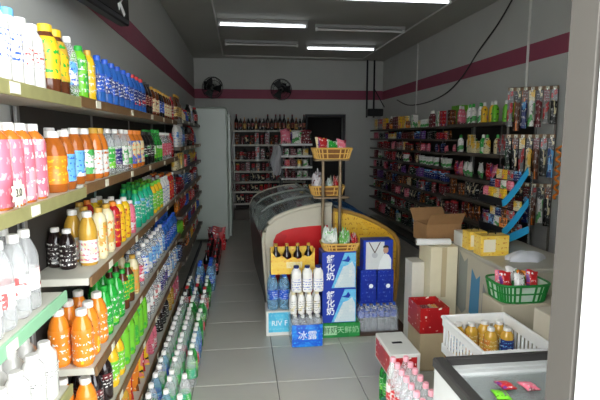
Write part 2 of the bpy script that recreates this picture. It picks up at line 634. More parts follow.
def wall_fan(name, loc, tilt, label, rz=0.0):
    f = empty(name, loc, rz)
    obj('wall_plate', cbox(0.12, 0.03, 0.16), M_black, f, (0, -0.015, -0.02))
    obj('arm', tube([(0, -0.02, 0.05), (0, -0.12, 0.08), (0, -0.2, 0.02)], 0.02), M_black, f, smooth=True)
    mx = Matrix.Translation((0, -0.26, 0)) @ Matrix.Rotation(tilt, 4, 'X') @ Matrix.Rotation(PI / 2, 4, 'X')
    R = 0.2
    rings = [(tube([(r * math.cos(a * PI / 12), r * math.sin(a * PI / 12), z) for a in range(25)], 0.004, 5), mx)
             for r, z in ((R, 0), (R * 0.97, 0.04), (R * 0.97, -0.05), (R * 0.7, 0.06), (R * 0.35, 0.07))]
    spokes = [(tube([(0, 0, 0.075), (R * 0.7 * math.cos(a * PI / 12), R * 0.7 * math.sin(a * PI / 12), 0.06),
                     (R * math.cos(a * PI / 12), R * math.sin(a * PI / 12), 0)], 0.0025, 4), mx) for a in range(24)]
    obj('guard', join(*(rings + spokes)), M_black, f)
    blades = []
    for k in range(3):
        b = grid(lambda s, t: ((0.03 + 0.145 * s), (t - 0.5) * (0.06 + 0.10 * s), (t - 0.5) * 0.05), 4, 4)
        blades.append((b, mx @ Matrix.Rotation(k * 2 * PI / 3, 4, 'Z')))
        obj('blade', join(blades[-1]), M_darkgrey, f)
    obj('hub', join((cyl(0.04, 0.05), mx @ Matrix.Translation((0, 0, -0.02)))), M_grey, f, smooth=True)
    obj('motor', join((cyl(0.07, 0.12), mx @ Matrix.Translation((0, 0, -0.17)))), M_black, f, smooth=True)
    tag(f, label, 'fan', 'wall fans')


wall_fan('wall_fan', (0.86, YB - 0.006, 2.50), 0.25, 'black wall fan hanging over the middle of the back wall', -0.25)
wall_fan('wall_fan', (-0.62, YB - 0.006, 2.52), 0.2, 'black wall fan in the back left corner above cooler', 0.5)

# ------------------------------------------------------------------ bottles
SHAPES = {
    'pet': [(0, 0), (.80, 0), (.95, .02), (1, .06), (1, .30), (.96, .33), (1, .36), (1, .62), (.95, .69), (.8, .77), (.56, .845), (.42, .885), (.38, .93)],
    'wide': [(0, 0), (.86, 0), (1, .05), (1, .30), (.93, .36), (.93, .40), (1, .46), (1, .62), (.88, .74), (.66, .83), (.5, .88), (.46, .92)],
    'milk': [(0, 0), (.93, 0), (1, .03), (1, .70), (.93, .78), (.62, .87), (.5, .90), (.48, .93)],
    'slim': [(0, 0), (.9, 0), (1, .04), (1, .74), (.86, .83), (.55, .89), (.45, .92)],
    'wine': [(0, 0), (.93, 0), (1, .03), (1, .56), (.92, .64), (.5, .74), (.38, .8), (.36, .95)],
    'waist': [(0, 0), (.88, 0), (1, .05), (1, .24), (.84, .40), (.84, .46), (1, .60), (.98, .66), (.78, .78), (.5, .87), (.42, .92)],
}
CAPR = {'pet': .46, 'wide': .54, 'milk': .56, 'slim': .52, 'wine': .40, 'waist': .48}
CAPZ = {'pet': .90, 'wide': .89, 'milk': .90, 'slim': .89, 'wine': .90, 'waist': .89}
COL = dict(white=srgb(238, 236, 230), red=srgb(196, 36, 40), pink=srgb(232, 120, 140), orange=srgb(243, 140, 40), yellow=srgb(245, 196, 40), gold=srgb(206, 160, 60),
           green=srgb(40, 170, 60), lime=srgb(120, 205, 50), teal=srgb(30, 170, 130), blue=srgb(36, 90, 200), navy=srgb(24, 40, 110), sky=srgb(110, 180, 230),
           brown=srgb(96, 52, 30), dark=srgb(34, 22, 22), cream=srgb(236, 222, 178), purple=srgb(96, 50, 130), grey=srgb(130, 130, 130), black=srgb(20, 20, 22),
           rose=srgb(240, 168, 178), forest=srgb(30, 66, 40), amber=srgb(214, 120, 40), maroon=srgb(110, 24, 34), silver=srgb(190, 192, 196))


def liq(name):
    return plain('liquid_' + name, COL[name], 0.14, grain=0.12, gscale=30, coat=0.4)


def capm(name):
    return plain('cap_' + name, COL[name], 0.4, grain=0.04)


CLEARS = {'clear': clear('clear_plastic', (0.97, 0.98, 0.98), 0.21, 0.06), 'clearblue': clear('blue_plastic', srgb(70, 140, 235), 0.5),
          'cleargreen': clear('green_plastic', srgb(50, 170, 70), 0.6), 'clearamber': clear('amber_plastic', srgb(200, 110, 40), 0.75),
          'clearsky': clear('pale_blue_plastic', srgb(176, 220, 245), 0.28)}
# key: (object name, phrase, shape, height, radius, body, cap, label zone or None, label colours (base, second, print), squareness)
PROD = {
    'bluecapmilk': ('milk_bottle', 'white milk bottle with sky-blue cap', 'milk', .215, .036, 'white', 'sky', (.30, .66, 'white', 'white', 'blue'), .3),
    'heartmilk': ('milk_bottle', 'white milk bottle with red mark', 'milk', .205, .033, 'white', 'white', (.30, .60, 'white', 'white', 'red'), .2),
    'mango': ('juice_bottle', 'big yellow juice bottle', 'wide', .235, .044, 'brown', 'yellow', (.22, .82, 'yellow', 'gold', 'green'), 0),
    'lemonwater': ('water_bottle', 'clear bottle with pale blue label', 'pet', .225, .033, 'clear', 'white', (.20, .58, 'sky', 'white', 'blue'), 0),
    'greentea': ('tea_bottle', 'bright green tea bottle', 'slim', .215, .032, 'lime', 'green', (.14, .74, 'lime', 'green', 'white'), .3),
    'yellowslim': ('juice_bottle', 'slim yellow bottle', 'slim', .215, .028, 'yellow', 'gold', (.15, .7, 'yellow', 'gold', 'white'), 0),
    'bluesport': ('sports_drink_bottle', 'blue drink bottle', 'waist', .22, .033, 'clearblue', 'blue', (.25, .62, 'blue', 'navy', 'white'), 0),
    'redcap': ('tea_bottle', 'blue bottle with red cap', 'pet', .225, .033, 'clearblue', 'red', (.2, .6, 'navy', 'red', 'white'), 0),
    'darkred': ('soda_bottle', 'dark soda bottle with maroon label', 'pet', .22, .033, 'dark', 'black', (.3, .6, 'maroon', 'red', 'cream'), 0),
    'goldtop': ('coffee_bottle', 'brown coffee bottle with gold cap', 'milk', .215, .034, 'brown', 'gold', (.12, .6, 'cream', 'brown', 'red'), 0),
    'bluelabel': ('soda_bottle', 'black bottle with blue label', 'pet', .215, .032, 'black', 'gold', (.2, .6, 'blue', 'navy', 'white'), 0),
    'pinktea': ('tea_bottle', 'pink peach tea bottle', 'slim', .235, .035, 'amber', 'white', (.03, .80, 'pink', 'rose', 'white'), .4),
    'pinkwhite': ('tea_bottle', 'white and pink tea bottle', 'slim', .235, .036, 'amber', 'white', (.03, .80, 'pink', 'white', 'rose'), .4),
    'orangelabel': ('juice_bottle', 'wide orange-labelled juice bottle', 'wide', .215, .046, 'clearamber', 'white', (.14, .60, 'orange', 'orange', 'yellow'), .2),
    'amberblue': ('tea_bottle', 'amber tea bottle with blue label', 'wide', .22, .037, 'clearamber', 'white', (.14, .60, 'sky', 'white', 'blue'), .2),
    'ambergreen': ('tea_bottle', 'amber tea bottle with green-white label', 'wide', .22, .037, 'clearamber', 'white', (.14, .60, 'white', 'green', 'green'), .2),
    'amberwhite': ('tea_bottle', 'amber tea bottle with white label', 'wide', .225, .038, 'amber', 'gold', (.10, .56, 'white', 'white', 'amber'), .2),
    'cleargreenlabel': ('water_bottle', 'clear bottle with green label', 'pet', .225, .034, 'clear', 'white', (.15, .6, 'lime', 'green', 'white'), 0),
    'cleardark': ('water_bottle', 'clear bottle with dark label', 'pet', .225, .033, 'clear', 'white', (.2, .56, 'navy', 'purple', 'white'), 0),
    'clearwhite': ('water_bottle', 'clear bottle with white-green label', 'pet', .225, .033, 'clear', 'white', (.15, .6, 'white', 'green', 'green'), 0),
    'bluefigure': ('juice_bottle', 'orange-capped bottle with blue figure label', 'wide', .225, .037, 'amber', 'orange', (.12, .72, 'cream', 'blue', 'orange'), 0),
    'blacktea': ('soda_bottle', 'black bottle with green label', 'pet', .22, .033, 'black', 'black', (.25, .6, 'dark', 'green', 'white'), 0),
    'greensoda': ('soda_bottle', 'green glassy bottle with lime label', 'wine', .24, .033, 'cleargreen', 'green', (.12, .5, 'lime', 'white', 'green'), 0),
    'pinkclear': ('water_bottle', 'clear bottle with pink label', 'pet', .22, .032, 'clear', 'white', (.15, .6, 'pink', 'white', 'red'), 0),
    'redtall': ('soda_bottle', 'red tall bottle', 'slim', .22, .032, 'red', 'red', (.1, .7, 'red', 'maroon', 'white'), 0),
    'redmarkwater': ('water_bottle', 'clear bottle with red label marks', 'pet', .245, .036, 'clear', 'white', (.26, .52, 'white', 'red', 'white'), 0),
    'darksoda': ('soda_bottle', 'dark bottle with white lettered label', 'wide', .17, .034, 'dark', 'white', (.10, .62, 'dark', 'grey', 'white'), 0),
    'goldwhite': ('juice_bottle', 'gold-topped bottle with white label', 'wide', .235, .039, 'gold', 'white', (.06, .48, 'white', 'cream', 'pink'), 0),
    'cream': ('milk_tea_bottle', 'cream milk tea bottle', 'slim', .235, .035, 'cream', 'gold', (.05, .72, 'cream', 'gold', 'orange'), .3),
    'redjuice': ('juice_bottle', 'red juice bottle', 'slim', .23, .033, 'red', 'orange', (.1, .74, 'red', 'maroon', 'yellow'), .3),
    'yellowjuice': ('juice_bottle', 'yellow juice bottle with white cap', 'slim', .225, .033, 'yellow', 'white', (.1, .74, 'yellow', 'orange', 'red'), .2),
    'pinkmilk': ('milk_bottle', 'pink milk bottle', 'milk', .19, .03, 'pink', 'white', (.1, .6, 'pink', 'white', 'red'), 0),
    'teal': ('sports_drink_bottle', 'teal green drink bottle', 'waist', .235, .036, 'teal', 'green', (.2, .7, 'teal', 'sky', 'white'), 0),
    'limeyellow': ('juice_bottle', 'yellow-green juice bottle', 'wide', .225, .035, 'yellow', 'lime', (.12, .66, 'lime', 'yellow', 'white'), 0),
    'whitetall': ('milk_bottle', 'tall white milk bottle', 'milk', .225, .033, 'white', 'white', (.12, .66, 'white', 'sky', 'blue'), 0),
    'orangejuice': ('juice_bottle', 'orange juice bottle with fruit label', 'wide', .235, .042, 'orange', 'white', (.06, .66, 'orange', 'yellow', 'white'), .1),
    'greenfruit': ('juice_bottle', 'green bottle with white-flecked label', 'pet', .235, .037, 'green', 'green', (.08, .66, 'green', 'lime', 'white'), 0),
    'greenred': ('soda_bottle', 'green bottle with red base', 'pet', .22, .034, 'brown', 'green', (.25, .72, 'green', 'lime', 'yellow'), 0),
    'whiteblue': ('water_bottle', 'white and blue water bottle', 'pet', .235, .036, 'clear', 'white', (.15, .66, 'white', 'sky', 'blue'), 0),
    'bluebig': ('water_bottle', 'large pale blue water bottle', 'pet', .30, .045, 'clearsky', 'blue', (.3, .56, 'blue', 'sky', 'white'), 0),
    'brightgreen': ('tea_bottle', 'plain bright green bottle', 'slim', .24, .037, 'lime', 'green', (.1, .74, 'lime', 'green', 'lime'), .2),
    'whiteyog': ('yogurt_bottle', 'small white yogurt bottle with dark mark', 'milk', .19, .035, 'white', 'white', (.40, .60, 'white', 'white', 'black'), .5),
    'yellowleaf': ('juice_bottle', 'yellow bottle with green label', 'wide', .22, .036, 'yellow', 'green', (.1, .6, 'lime', 'yellow', 'white'), 0),
    'cola': ('soda_bottle', 'dark cola bottle with white cap', 'pet', .225, .036, 'dark', 'white', (.3, .6, 'dark', 'maroon', 'white'), 0),
    'floorwater': ('water_bottle', 'white-capped bottle with green label', 'pet', .235, .034, 'clear', 'white', (.26, .54, 'green', 'teal', 'white'), 0),
    'floorred': ('water_bottle', 'white-capped bottle with red label', 'pet', .235, .034, 'clear', 'white', (.26, .54, 'red', 'pink', 'white'), 0),
    'floorblue': ('water_bottle', 'white-capped bottle with blue label', 'pet', .235, .034, 'clearsky', 'white', (.26, .54, 'blue', 'sky', 'white'), 0),
    'floorgreen': ('soda_bottle', 'green soda bottle with white cap', 'pet', .235, .034, 'cleargreen', 'white', (.26, .54, 'green', 'lime', 'white'), 0),
    'redcola': ('soda_bottle', 'red-labelled cola bottle with red cap', 'pet', .235, .035, 'dark', 'red', (.22, .6, 'red', 'maroon', 'white'), 0),
    'goldbottle': ('milk_tea_bottle', 'gold bottle with white cap', 'milk', .178, .035, 'gold', 'white', (.12, .66, 'gold', 'amber', 'cream'), 0),
    'goldblue': ('milk_tea_bottle', 'gold bottle with white cap and blue label', 'milk', .178, .035, 'gold', 'white', (.12, .66, 'navy', 'white', 'sky'), 0),
    'carrierbottle': ('soda_bottle', 'dark bottle with gold cap', 'wine', .235, .036, 'dark', 'gold', (.12, .5, 'maroon', 'red', 'cream'), 0),
    'cartonmilk': ('milk_bottle', 'white square-shouldered milk bottle', 'milk', .205, .039, 'white', 'navy', (.06, .5, 'white', 'white', 'blue'), .6),
    'smallmilk': ('milk_bottle', 'small black-lettered milk bottle', 'milk', .165, .0275, 'white', 'cream', (.14, .6, 'white', 'cream', 'dark'), .2),
    'wine': ('liquor_bottle', 'dark red liquor bottle', 'wine', .30, .037, 'dark', 'maroon', (.12, .46, 'maroon', 'red', 'gold'), 0),
    'spirit': ('liquor_bottle', 'clear liquor bottle with red label', 'wine', .25, .034, 'clear', 'red', (.12, .5, 'red', 'white', 'gold'), 0),
    'brownbottle': ('liquor_bottle', 'brown liquor bottle', 'wine', .24, .034, 'brown', 'gold', (.12, .5, 'gold', 'brown', 'cream'), 0),
}
PROTO = {}


def product(key):
    """one bottle of a kind: body with cap and wrapped label as parts"""
    if key in PROTO:
        return PROTO[key]
    nm, phrase, shp, h, r, body, cap, lab, sq = PROD[key]
    prof = SHAPES[shp]
    bm = CLEARS[body] if body in CLEARS else liq(body)
    me_b = mesh_of(nm, lathe([(a * r, b * h) for a, b in prof], 14, sq), bm, 50)
    cr, cz = CAPR[shp] * r, CAPZ[shp] * h
    cp = []
    n = 20
    for rr, z in ((cr * .95, cz), (cr, cz + h * .006), (cr, h * .985), (cr * .88, h)):
        cp.append((rr, z))
    cv, cf, cu = lathe(cp, n)
    cv = [(x * (1 - .035 * ((i % n) % 2)), y * (1 - .035 * ((i % n) % 2)), z) for i, (x, y, z) in enumerate(cv)]
    me_c = mesh_of('cap', (cv, cf, cu), capm(cap))
    me_l = None
    if lab:
        z0, z1, c1, c2, c3 = lab
        pts = [(a * r, b * h) for a, b in prof]

        def rad(z):
            for (ra, za), (rb, zb) in zip(pts, pts[1:]):
                if za <= z <= zb and zb > za:
                    return ra + (rb - ra) * (z - za) / (zb - za)
            return r
        zs = [z0 * h] + [z for _, z in pts if z0 * h < z < z1 * h] + [z1 * h]
        lp = [(rad(z) + .0012, z) for z in zs]
        mat = printed('label_' + key, COL[c1], COL[c2], COL[c3], seed=len(PROTO) + 1, sx=5, sy=2.2, amount=.30, text=.60)
        me_l = mesh_of('label', lathe(lp, 14, sq, close=False), mat, 50)
    PROTO[key] = (nm, phrase, h, r * (1.02 if sq else 1.0), me_b, me_c, me_l)
    return PROTO[key]


def bottle(key, loc, rz=None, parts=True):
    nm, phrase, h, r, b, c, l = product(key)
    o = obj(nm, b, None, loc=(loc[0], loc[1], loc[2] + .0006), rot=(0, 0, (random.randrange(4) * PI / 2 if PROD[key][8] else random.uniform(0, 6.28)) if rz is None else rz))
    obj('cap', c, None, o)
    if l is not None:
        obj('label', l, None, o)
    return o


# ------------------------------------------------------------------ generic packaged goods for dim shelves
PRINTS = []
pal = ['white', 'red', 'blue', 'green', 'yellow', 'pink', 'orange', 'teal', 'purple', 'sky', 'maroon', 'cream', 'navy', 'lime', 'grey', 'brown', 'black', 'forest']
for i, nme in enumerate(pal):
    c2 = COL[pal[(i * 5 + 3) % 18]]; c3 = COL['white'] if nme not in ('white', 'cream', 'yellow', 'lime') else COL['dark']
    PRINTS.append((nme, printed('pack_' + nme, COL[nme], c2, c3, seed=i + 60, sx=2.0, sy=2.0, amount=.2, text=.66)))
PACK = dict(PRINTS)
GM = {}


def goods(kind, colour, loc, rz=0.0, size=None):
    """a packet, carton, jar, can, tube or cup on a shelf; base centre at loc; returns object and phrase"""
    mat = PACK[colour]
    loc = (loc[0], loc[1], loc[2] + .0006)
    if kind == 'carton':
        w, d, h = size or random.choice(((.07, .06, .13), (.085, .07, .11), (.06, .05, .16), (.1, .08, .09)))
        o = obj('carton', cbox(w, d, h, .002), mat, loc=loc, rot=(0, 0, rz), key=('carton', colour, w, d, h))
        ph = f'{colour} printed carton'
    elif kind == 'pouch':
        w, h, t = size or random.choice(((.09, .14, .035), (.11, .16, .04), (.075, .12, .03)))
        o = obj('snack_pouch', pouch(w, h, t, 0.04, seed=int(w * 1000)), mat, loc=loc, rot=(0, 0, rz), smooth=60, key=('pouch', colour, w, h, t))
        ph = f'{colour} snack pouch'
    elif kind == 'jar':
        h, r = size or random.choice(((.12, .035), (.10, .04), (.14, .036)))
        o = obj('jar', lathe([(0, 0), (r * .9, 0), (r, h * .05), (r, h * .78), (r * .85, h * .84)], 12), mat, loc=loc, rot=(0, 0, rz), smooth=50, key=('jar', colour, h, r))
        obj('lid', lathe([(r * .88, h * .84), (r * .92, h * .86), (r * .92, h * .98), (r * .85, h)], 12), capm('red' if colour != 'red' else 'gold'), o, key=('jarlid', colour == 'red', h, r))
        ph = f'{colour} lidded jar'
    elif kind == 'can':
        h, r = size or (.115, .031)
        o = obj('drink_can', lathe([(0, .004), (r * .8, .0), (r, h * .07), (r, h * .9), (r * .86, h), (r * .8, h - .004), (0, h - .004)], 12), mat, loc=loc, rot=(0, 0, rz), smooth=40, key=('can', colour, h, r))
        ph = f'{colour} can'
    elif kind == 'cup':
        h, r = size or (.11, .045)
        o = obj('noodle_cup', lathe([(0, 0), (r * .72, 0), (r * .98, h * .94), (r * 1.03, h * .95), (r * 1.03, h), (0, h)], 14), mat, loc=loc, rot=(0, 0, rz), smooth=40, key=('cup', colour, h, r))
        ph = f'{colour} paper cup'
    elif kind == 'squeeze':
        h, r = size or random.choice(((.2, .03), (.18, .034), (.22, .032)))
        o = obj('squeeze_bottle', lathe([(0, 0), (r * .9, 0), (r, h * .04), (r, h * .6), (r * .9, h * .7), (r * .5, h * .8), (r * .4, h * .84)], 12, .3), mat, loc=loc, rot=(0, 0, rz), smooth=50, key=('squeeze', colour, h, r))
        obj('cap', lathe([(r * .5, h * .82), (r * .5, h * .96), (r * .35, h)], 10), capm('white' if colour not in ('white', 'cream') else 'green'), o, key=('sqcap', colour in ('white', 'cream'), h, r))
        ph = f'{colour} squeeze bottle'
    return o, ph


KIND_CAT = {'carton': 'carton', 'pouch': 'snack', 'jar': 'jar', 'can': 'can', 'cup': 'cup', 'squeeze': 'bottle'}
KIND_W = {'carton': .095, 'pouch': .1, 'jar': .088, 'can': .07, 'cup': .1, 'squeeze': .078}

# ------------------------------------------------------------------ left drinks racks
SX = -0.6                                   # front lip of the shelves


def rack(name, x_front, x_back, y0, y1, levels, lipmats, label, shelf_mat, side=1, thick=0.03, lip=0.04, post=True, tags=True, ends=None):
    """wall rack; side=+1 faces +X, -1 faces -X"""
    dep = abs(x_front - x_back)
    r = empty(name, ((x_front + x_back) / 2, (y0 + y1) / 2, 0))
    L = y1 - y0
    top = levels[0] + .02
    fx = side * dep / 2
    obj('back_panel', cbox(.012, L - .02, top - .04, .002), M_back, r, (-fx + side * .008, 0, .03))
    obj('base_plinth', cbox(.02, L - .01, .06, .002), M_darkgrey, r, (fx - side * .02, 0, .0))
    for k in range(max(2, int(L / 1.0) + 2)):
        yy = -L / 2 + .02 + k * (L - .04) / (max(2, int(L / 1.0) + 2) - 1)
        obj('upright', cbox(.012, .03, top, .003), M_grey, r, (-fx + side * .0135, yy, 0))
    for k, z in enumerate(levels):
        ext = ends[k] if ends else 0
        s = obj('shelf', cbox(dep - .016, L + ext - .004, thick, .003), shelf_mat, r, (side * .004, ext / 2, z - thick))
        lm = lipmats[k % len(lipmats)]
        obj('price_rail', cbox(.01, L + ext - .002, lip, .002), lm, s, (fx, 0, thick - lip + .004))
        if tags:
            n = int(L / .55)
            for q in range(n):
                yy = -L / 2 + (q + .5) * L / n + random.uniform(-.08, .08)
                obj('price_tag', cbox(.003, random.uniform(.045, .07), .03, .0008), M_tagmat, s, (fx + side * .0065, yy, thick - lip + .009), key=None)
    tag(r, label, 'shelf rack', 'wall racks')
    return r


LV = [1.75, 1.415, 1.045, .67, .375, .11]
LVA = [1.745, 1.405, 1.08, .745, .40, .11]
rack('drinks_rack', SX, XL + .012, .86, 1.68, LVA, [M_lipolive, M_lipolive, M_lipgreen, M_lipolive, M_lip], 'near drinks rack with olive and green price rails by the doorway', M_shelf, ends=[.268, .268, 0, 0, 0, 0])
rack('drinks_rack', SX, XL + .012, 1.95, 4.78, LV, [M_lip], 'long drinks rack with tan price rails along the left wall', M_shelf)
LVC = [1.77, 1.5, 1.27, 1.04, .82, .6, .36]
rack('drinks_rack', SX + .02, XL + .012, 4.82, 7.22, LVC, [M_shelfdark, M_lip], 'far left rack with closely spaced shelves before the white cooler', M_shelfdark)
# sheet that closes the gap between the first two racks
tag(obj('filler_board', cbox(.008, .25, 1.36, .002), M_back, loc=(XL + .008, 1.815, 0)), 'plain board between the two nearest left drinks racks', 'board')

SHELFNAMES = ['on top left shelf', 'on second left shelf', 'on third left shelf', 'on fourth left shelf', 'on fifth left shelf', 'on lowest left shelf']


def y_of(u, x):
    d = ray(u, 140)
    return x * d[1] / d[0]


def fill(level, seq, rows=2):
    """seq: (product key, first pixel column, last pixel column[, row]) along the shelf front; more rows stand behind"""
    for row in range(rows):
        for key, u0, u1, *only in seq:
            if only and row not in only[0]:
                continue
            nm, phrase, h, r, *_ = product(key)
            xx = SX - .012 - r
            x = xx - row * (2 * r + .006) - (.014 if only else 0)
            ya, yb = y_of(u0, xx), y_of(u1, xx)
            pitch = 2 * r + (.012 if yb < 1.7 else .034 if yb < 2.2 else .06)
            n = max(1, int(round((yb - ya) / pitch)))
            for i in range(n):
                y = (ya + yb) / 2 if n == 1 else ya + (i + .5) * max((yb - ya) / n, 2 * r + .005)
                y += random.uniform(-.008, .008) + row * .035
                if y + r > 4.77 or y - r < .88:
                    continue
                inA = y < 1.82
                if level < 2:
                    inA = y < 1.946
                elif inA and y + r > 1.675:
                    if y < 1.745:
                        y = 1.674 - r
                    else:
                        continue
                if y - r < 1.955 and not inA:
                    y = 1.957 + r
                if inA and level < 2 and y + r > 1.945:
                    y = 1.944 - r
                z = (LVA if inA else LV)[level]
                x = max(x, XL + .031 + r)
                if row >= 1 and random.random() < .08:
                    continue
                dx = random.uniform(-.0025, 0) if row == 0 else 0
                if not free(level, x + dx, y, r):
                    continue
                o = bottle(key, (x + dx, y, z))
                w = SHELFNAMES[level] if row == 0 else SHELFNAMES[level].replace('on ', ('', 'in second row, ', 'in rear row, ')[row], 1)
                later(o, phrase, w, 'bottle', f'{phrase}s on the left racks', y)


USED = {}


def free(level, x, y, r):
    for (px, py, pr) in USED.get(level, []):
        if (px - x) ** 2 + (py - y) ** 2 < (pr + r + .0015) ** 2:
            return False
    USED.setdefault(level, []).append((x, y, r))
    return True


fill(0, [('bluecapmilk', -60, 22), ('heartmilk', 22, 45), ('mango', 45, 67), ('lemonwater', 66, 78), ('greentea', 78, 88), ('yellowslim', 88, 96),
         ('bluesport', 97, 133), ('redcap', 133, 144), ('darkred', 144, 151), ('goldtop', 151, 158), ('bluelabel', 158, 163), ('goldtop', 163, 170), ('redtall', 170, 174), ('amberwhite', 174, 179)])
fill(1, [('pinkwhite', -50, 12), ('pinktea', 12, 38), ('clearwhite', 38, 42), ('orangelabel', 42, 62), ('amberblue', 62, 78), ('ambergreen', 78, 90), ('amberwhite', 90, 97), ('amberwhite', 97, 102), ('cleargreenlabel', 102, 112),
         ('cleardark', 112, 119), ('clearwhite', 119, 128), ('bluefigure', 128, 140), ('blacktea', 140, 151), ('greensoda', 151, 159), ('pinkclear', 159, 169), ('redtall', 169, 180)])
fill(2, [('redmarkwater', -60, 24), ('goldwhite', 80, 92, (0,)), ('darksoda', 76, 84, (1, 2)), ('goldwhite', 84, 92, (1,)), ('cream', 90, 106), ('redjuice', 106, 113), ('yellowjuice', 113, 123), ('pinkmilk', 123, 130),
         ('teal', 130, 148), ('limeyellow', 148, 158), ('whitetall', 158, 165), ('redjuice', 165, 170), ('cleardark', 170, 180)], 3)
fill(3, [('whiteyog', -60, 60), ('orangejuice', 62, 92), ('greenfruit', 92, 112), ('greenred', 112, 124), ('cream', 124, 130), ('pinkclear', 130, 136), ('whiteblue', 136, 158), ('bluesport', 158, 180)])
fill(4, [('orangejuice', -20, 60), ('cola', 62, 96), ('yellowleaf', 96, 110), ('brightgreen', 110, 136), ('redmarkwater', 136, 152), ('cleardark', 152, 160), ('whiteblue', 160, 180)])
fill(5, [('darksoda', 62, 100), ('goldbottle', 100, 112), ('pinkmilk', 140, 146), ('darksoda', 150, 160), ('goldbottle', 160, 166), ('pinkmilk', 166, 180)], 1)
for i in range(7):
    y = 2.62 + i * .085
    o, ph = goods('pouch', ('orange', 'red', 'orange', 'orange', 'yellow', 'red', 'yellow')[i], (SX - .09 - .01 * (i % 2), y, LV[5]), random.uniform(-.1, .1), (.15, .2, .06))
    later(o, 'large ' + ph, 'on lowest left shelf', 'snack', 'pouches on the lowest left shelf', y)
# far rack: mixed bottles, cartons, jars and cans
far_seq = ['redtall', 'wine', 'darkred', 'bluesport', 'goldtop', 'spirit', 'cleardark', 'brownbottle', 'redcola', 'whitetall', 'floorblue', 'blacktea']
for k, z in enumerate(LVC):
    y = 4.87
    clr = (LVC[k - 1] - z - .035) if k else .4
    wn = f'on {ordinal(k + 1)} shelf, far left rack'
    run, left = None, 0
    while y < 7.14:
        if left == 0:
            left = random.randint(2, 5)
            if random.random() < (.45 if clr > .235 else .12):
                opts = [q for q in far_seq if PROD[q][3] < clr]
                run = ('b', random.choice(opts)) if opts else ('g', 'can', random.choice(pal))
            else:
                run = ('g', random.choice(('carton', 'can', 'jar', 'pouch')), random.choice(('red', 'maroon', 'white', 'blue', 'grey', 'brown', 'yellow', 'navy', 'cream', 'orange')))
        left -= 1
        if run[0] == 'b':
            _, phrase, h, r, *_ = product(run[1])
            o = bottle(run[1], (SX + .005 - r, y + r, z))
            later(o, phrase, wn, 'bottle', 'bottles on the far left rack', y)
            y += 2 * r + .006
        else:
            w = KIND_W[run[1]]
            o, ph = goods(run[1], run[2], (SX - .048, y + w / 2, z), -PI / 2 + random.uniform(-.1, .1))
            later(o, ph, wn, KIND_CAT[run[1]], 'goods on the far left rack', y)
            y += w + .012

# white and black tea boxes on the top far-left shelf are part of the run above; star-shaped price sign on the near rack
star = []
for i in range(24):
    a = 2 * PI * i / 24
    rr = .040 if i % 2 == 0 else .030
    star.append((rr * math.cos(a), rr * math.sin(a)))
sp = at_x(18, 193, SX + .016)
st = obj('price_sign', prism(star, 0, .002, 'x'), M_tagmat, loc=sp)
lettering(st, '3.0', .03, plain('ink', srgb(60, 54, 40), .6), (.0026, 0, 0), (PI / 2, 0, PI / 2))
tag(st, 'star-shaped white price sign clipped to near rack below pink tea', 'price sign')

# ------------------------------------------------------------------ bottles standing on the floor before the left racks
floor_keys = ['floorwater', 'floorwater', 'floorred', 'floorgreen', 'floorwater', 'floorblue']
for c_, x in enumerate((-.34, -.425, -.51)):
    y = 2.2 + c_ * .05
    while y < 4.85:
        key = 'floorwater' if random.random() < .45 else random.choice(floor_keys)
        if 4.35 < y:
            key = random.choice(['floorblue', 'floorgreen', 'redcola'])
        if random.random() < .1:
            y += random.uniform(.04, .1)
            continue
        o = bottle(key, (x + random.uniform(-.005, .005), y, 0))
        later(o, product(key)[1], f'in {("outer", "middle", "inner")[c_]} floor row', 'bottle', 'bottles standing on the floor before the left racks', y)
        y += .082 + random.uniform(0, .045)
for i, (x, y) in enumerate(((-.33, 5.0), (-.44, 5.0), (-.33, 5.12), (-.44, 5.12), (-.33, 5.24))):
    o = bottle('bluebig', (x, y, 0))
    later(o, product('bluebig')[1], 'on floor before far rack', 'bottle', 'large water bottles on the floor', y * 10 + x)
# bundles of wine-red drinks and packets farther along the floor
for i in range(13):
    for j in range(2):
        key = ('redcola', 'wine', 'redcola', 'darkred')[(i + j) % 4]
        y = 5.6 + i * .09
        o = bottle(key, (-.31 - j * .1, y, 0))
        later(o, product(key)[1], f'in {("outer", "inner")[j]} floor row before far rack', 'bottle', 'dark bottles on the floor before the far rack', y)
for i in range(5):
    o, ph = goods('pouch', ('red', 'maroon')[i % 2], (-.33 - .05 * (i % 2), 6.83 + i * .085, 0), .1 - .03 * i, (.2, .28, .06))
    later(o, 'large ' + ph, 'on floor beside white cooler', 'snack', 'large pouches on the floor', i)

# ------------------------------------------------------------------ upright cooler (white side towards the door)
ck = empty('upright_cooler', (-.485, 7.72, 0))
M_cool = plain('cooler_enamel', srgb(172, 182, 172), .35, grain=.03, gscale=3)
obj('cabinet', cbox(.64, .78, 1.98, .02), M_cool, ck, (-.02, 0, .05))
obj('top_cowl', cbox(.6, .76, .09, .02), M_cool, ck, (-.02, 0, 1.95))
d = obj('glass_door', cbox(.04, .76, 1.84, .008), M_cool, ck, (.325, 0, .1))
obj('pane', cbox(.004, .6, 1.6, .001), clear('cooler_glass', (.7, .8, .8), .2), d, (.021, 0, .12))
obj('handle', tube([(.03, -.33, .7), (.05, -.33, .74), (.05, -.33, 1.1), (.03, -.33, 1.14)], .009), M_steel, d, smooth=True)
for sx in (-1, 1):
    for sy in (-1, 1):
        obj('foot', cyl(.025, .06), M_black, ck, (-.02 + sx * .26, sy * .33, 0))
tag(ck, 'tall white upright cooler standing at the end of the left racks', 'cooler')

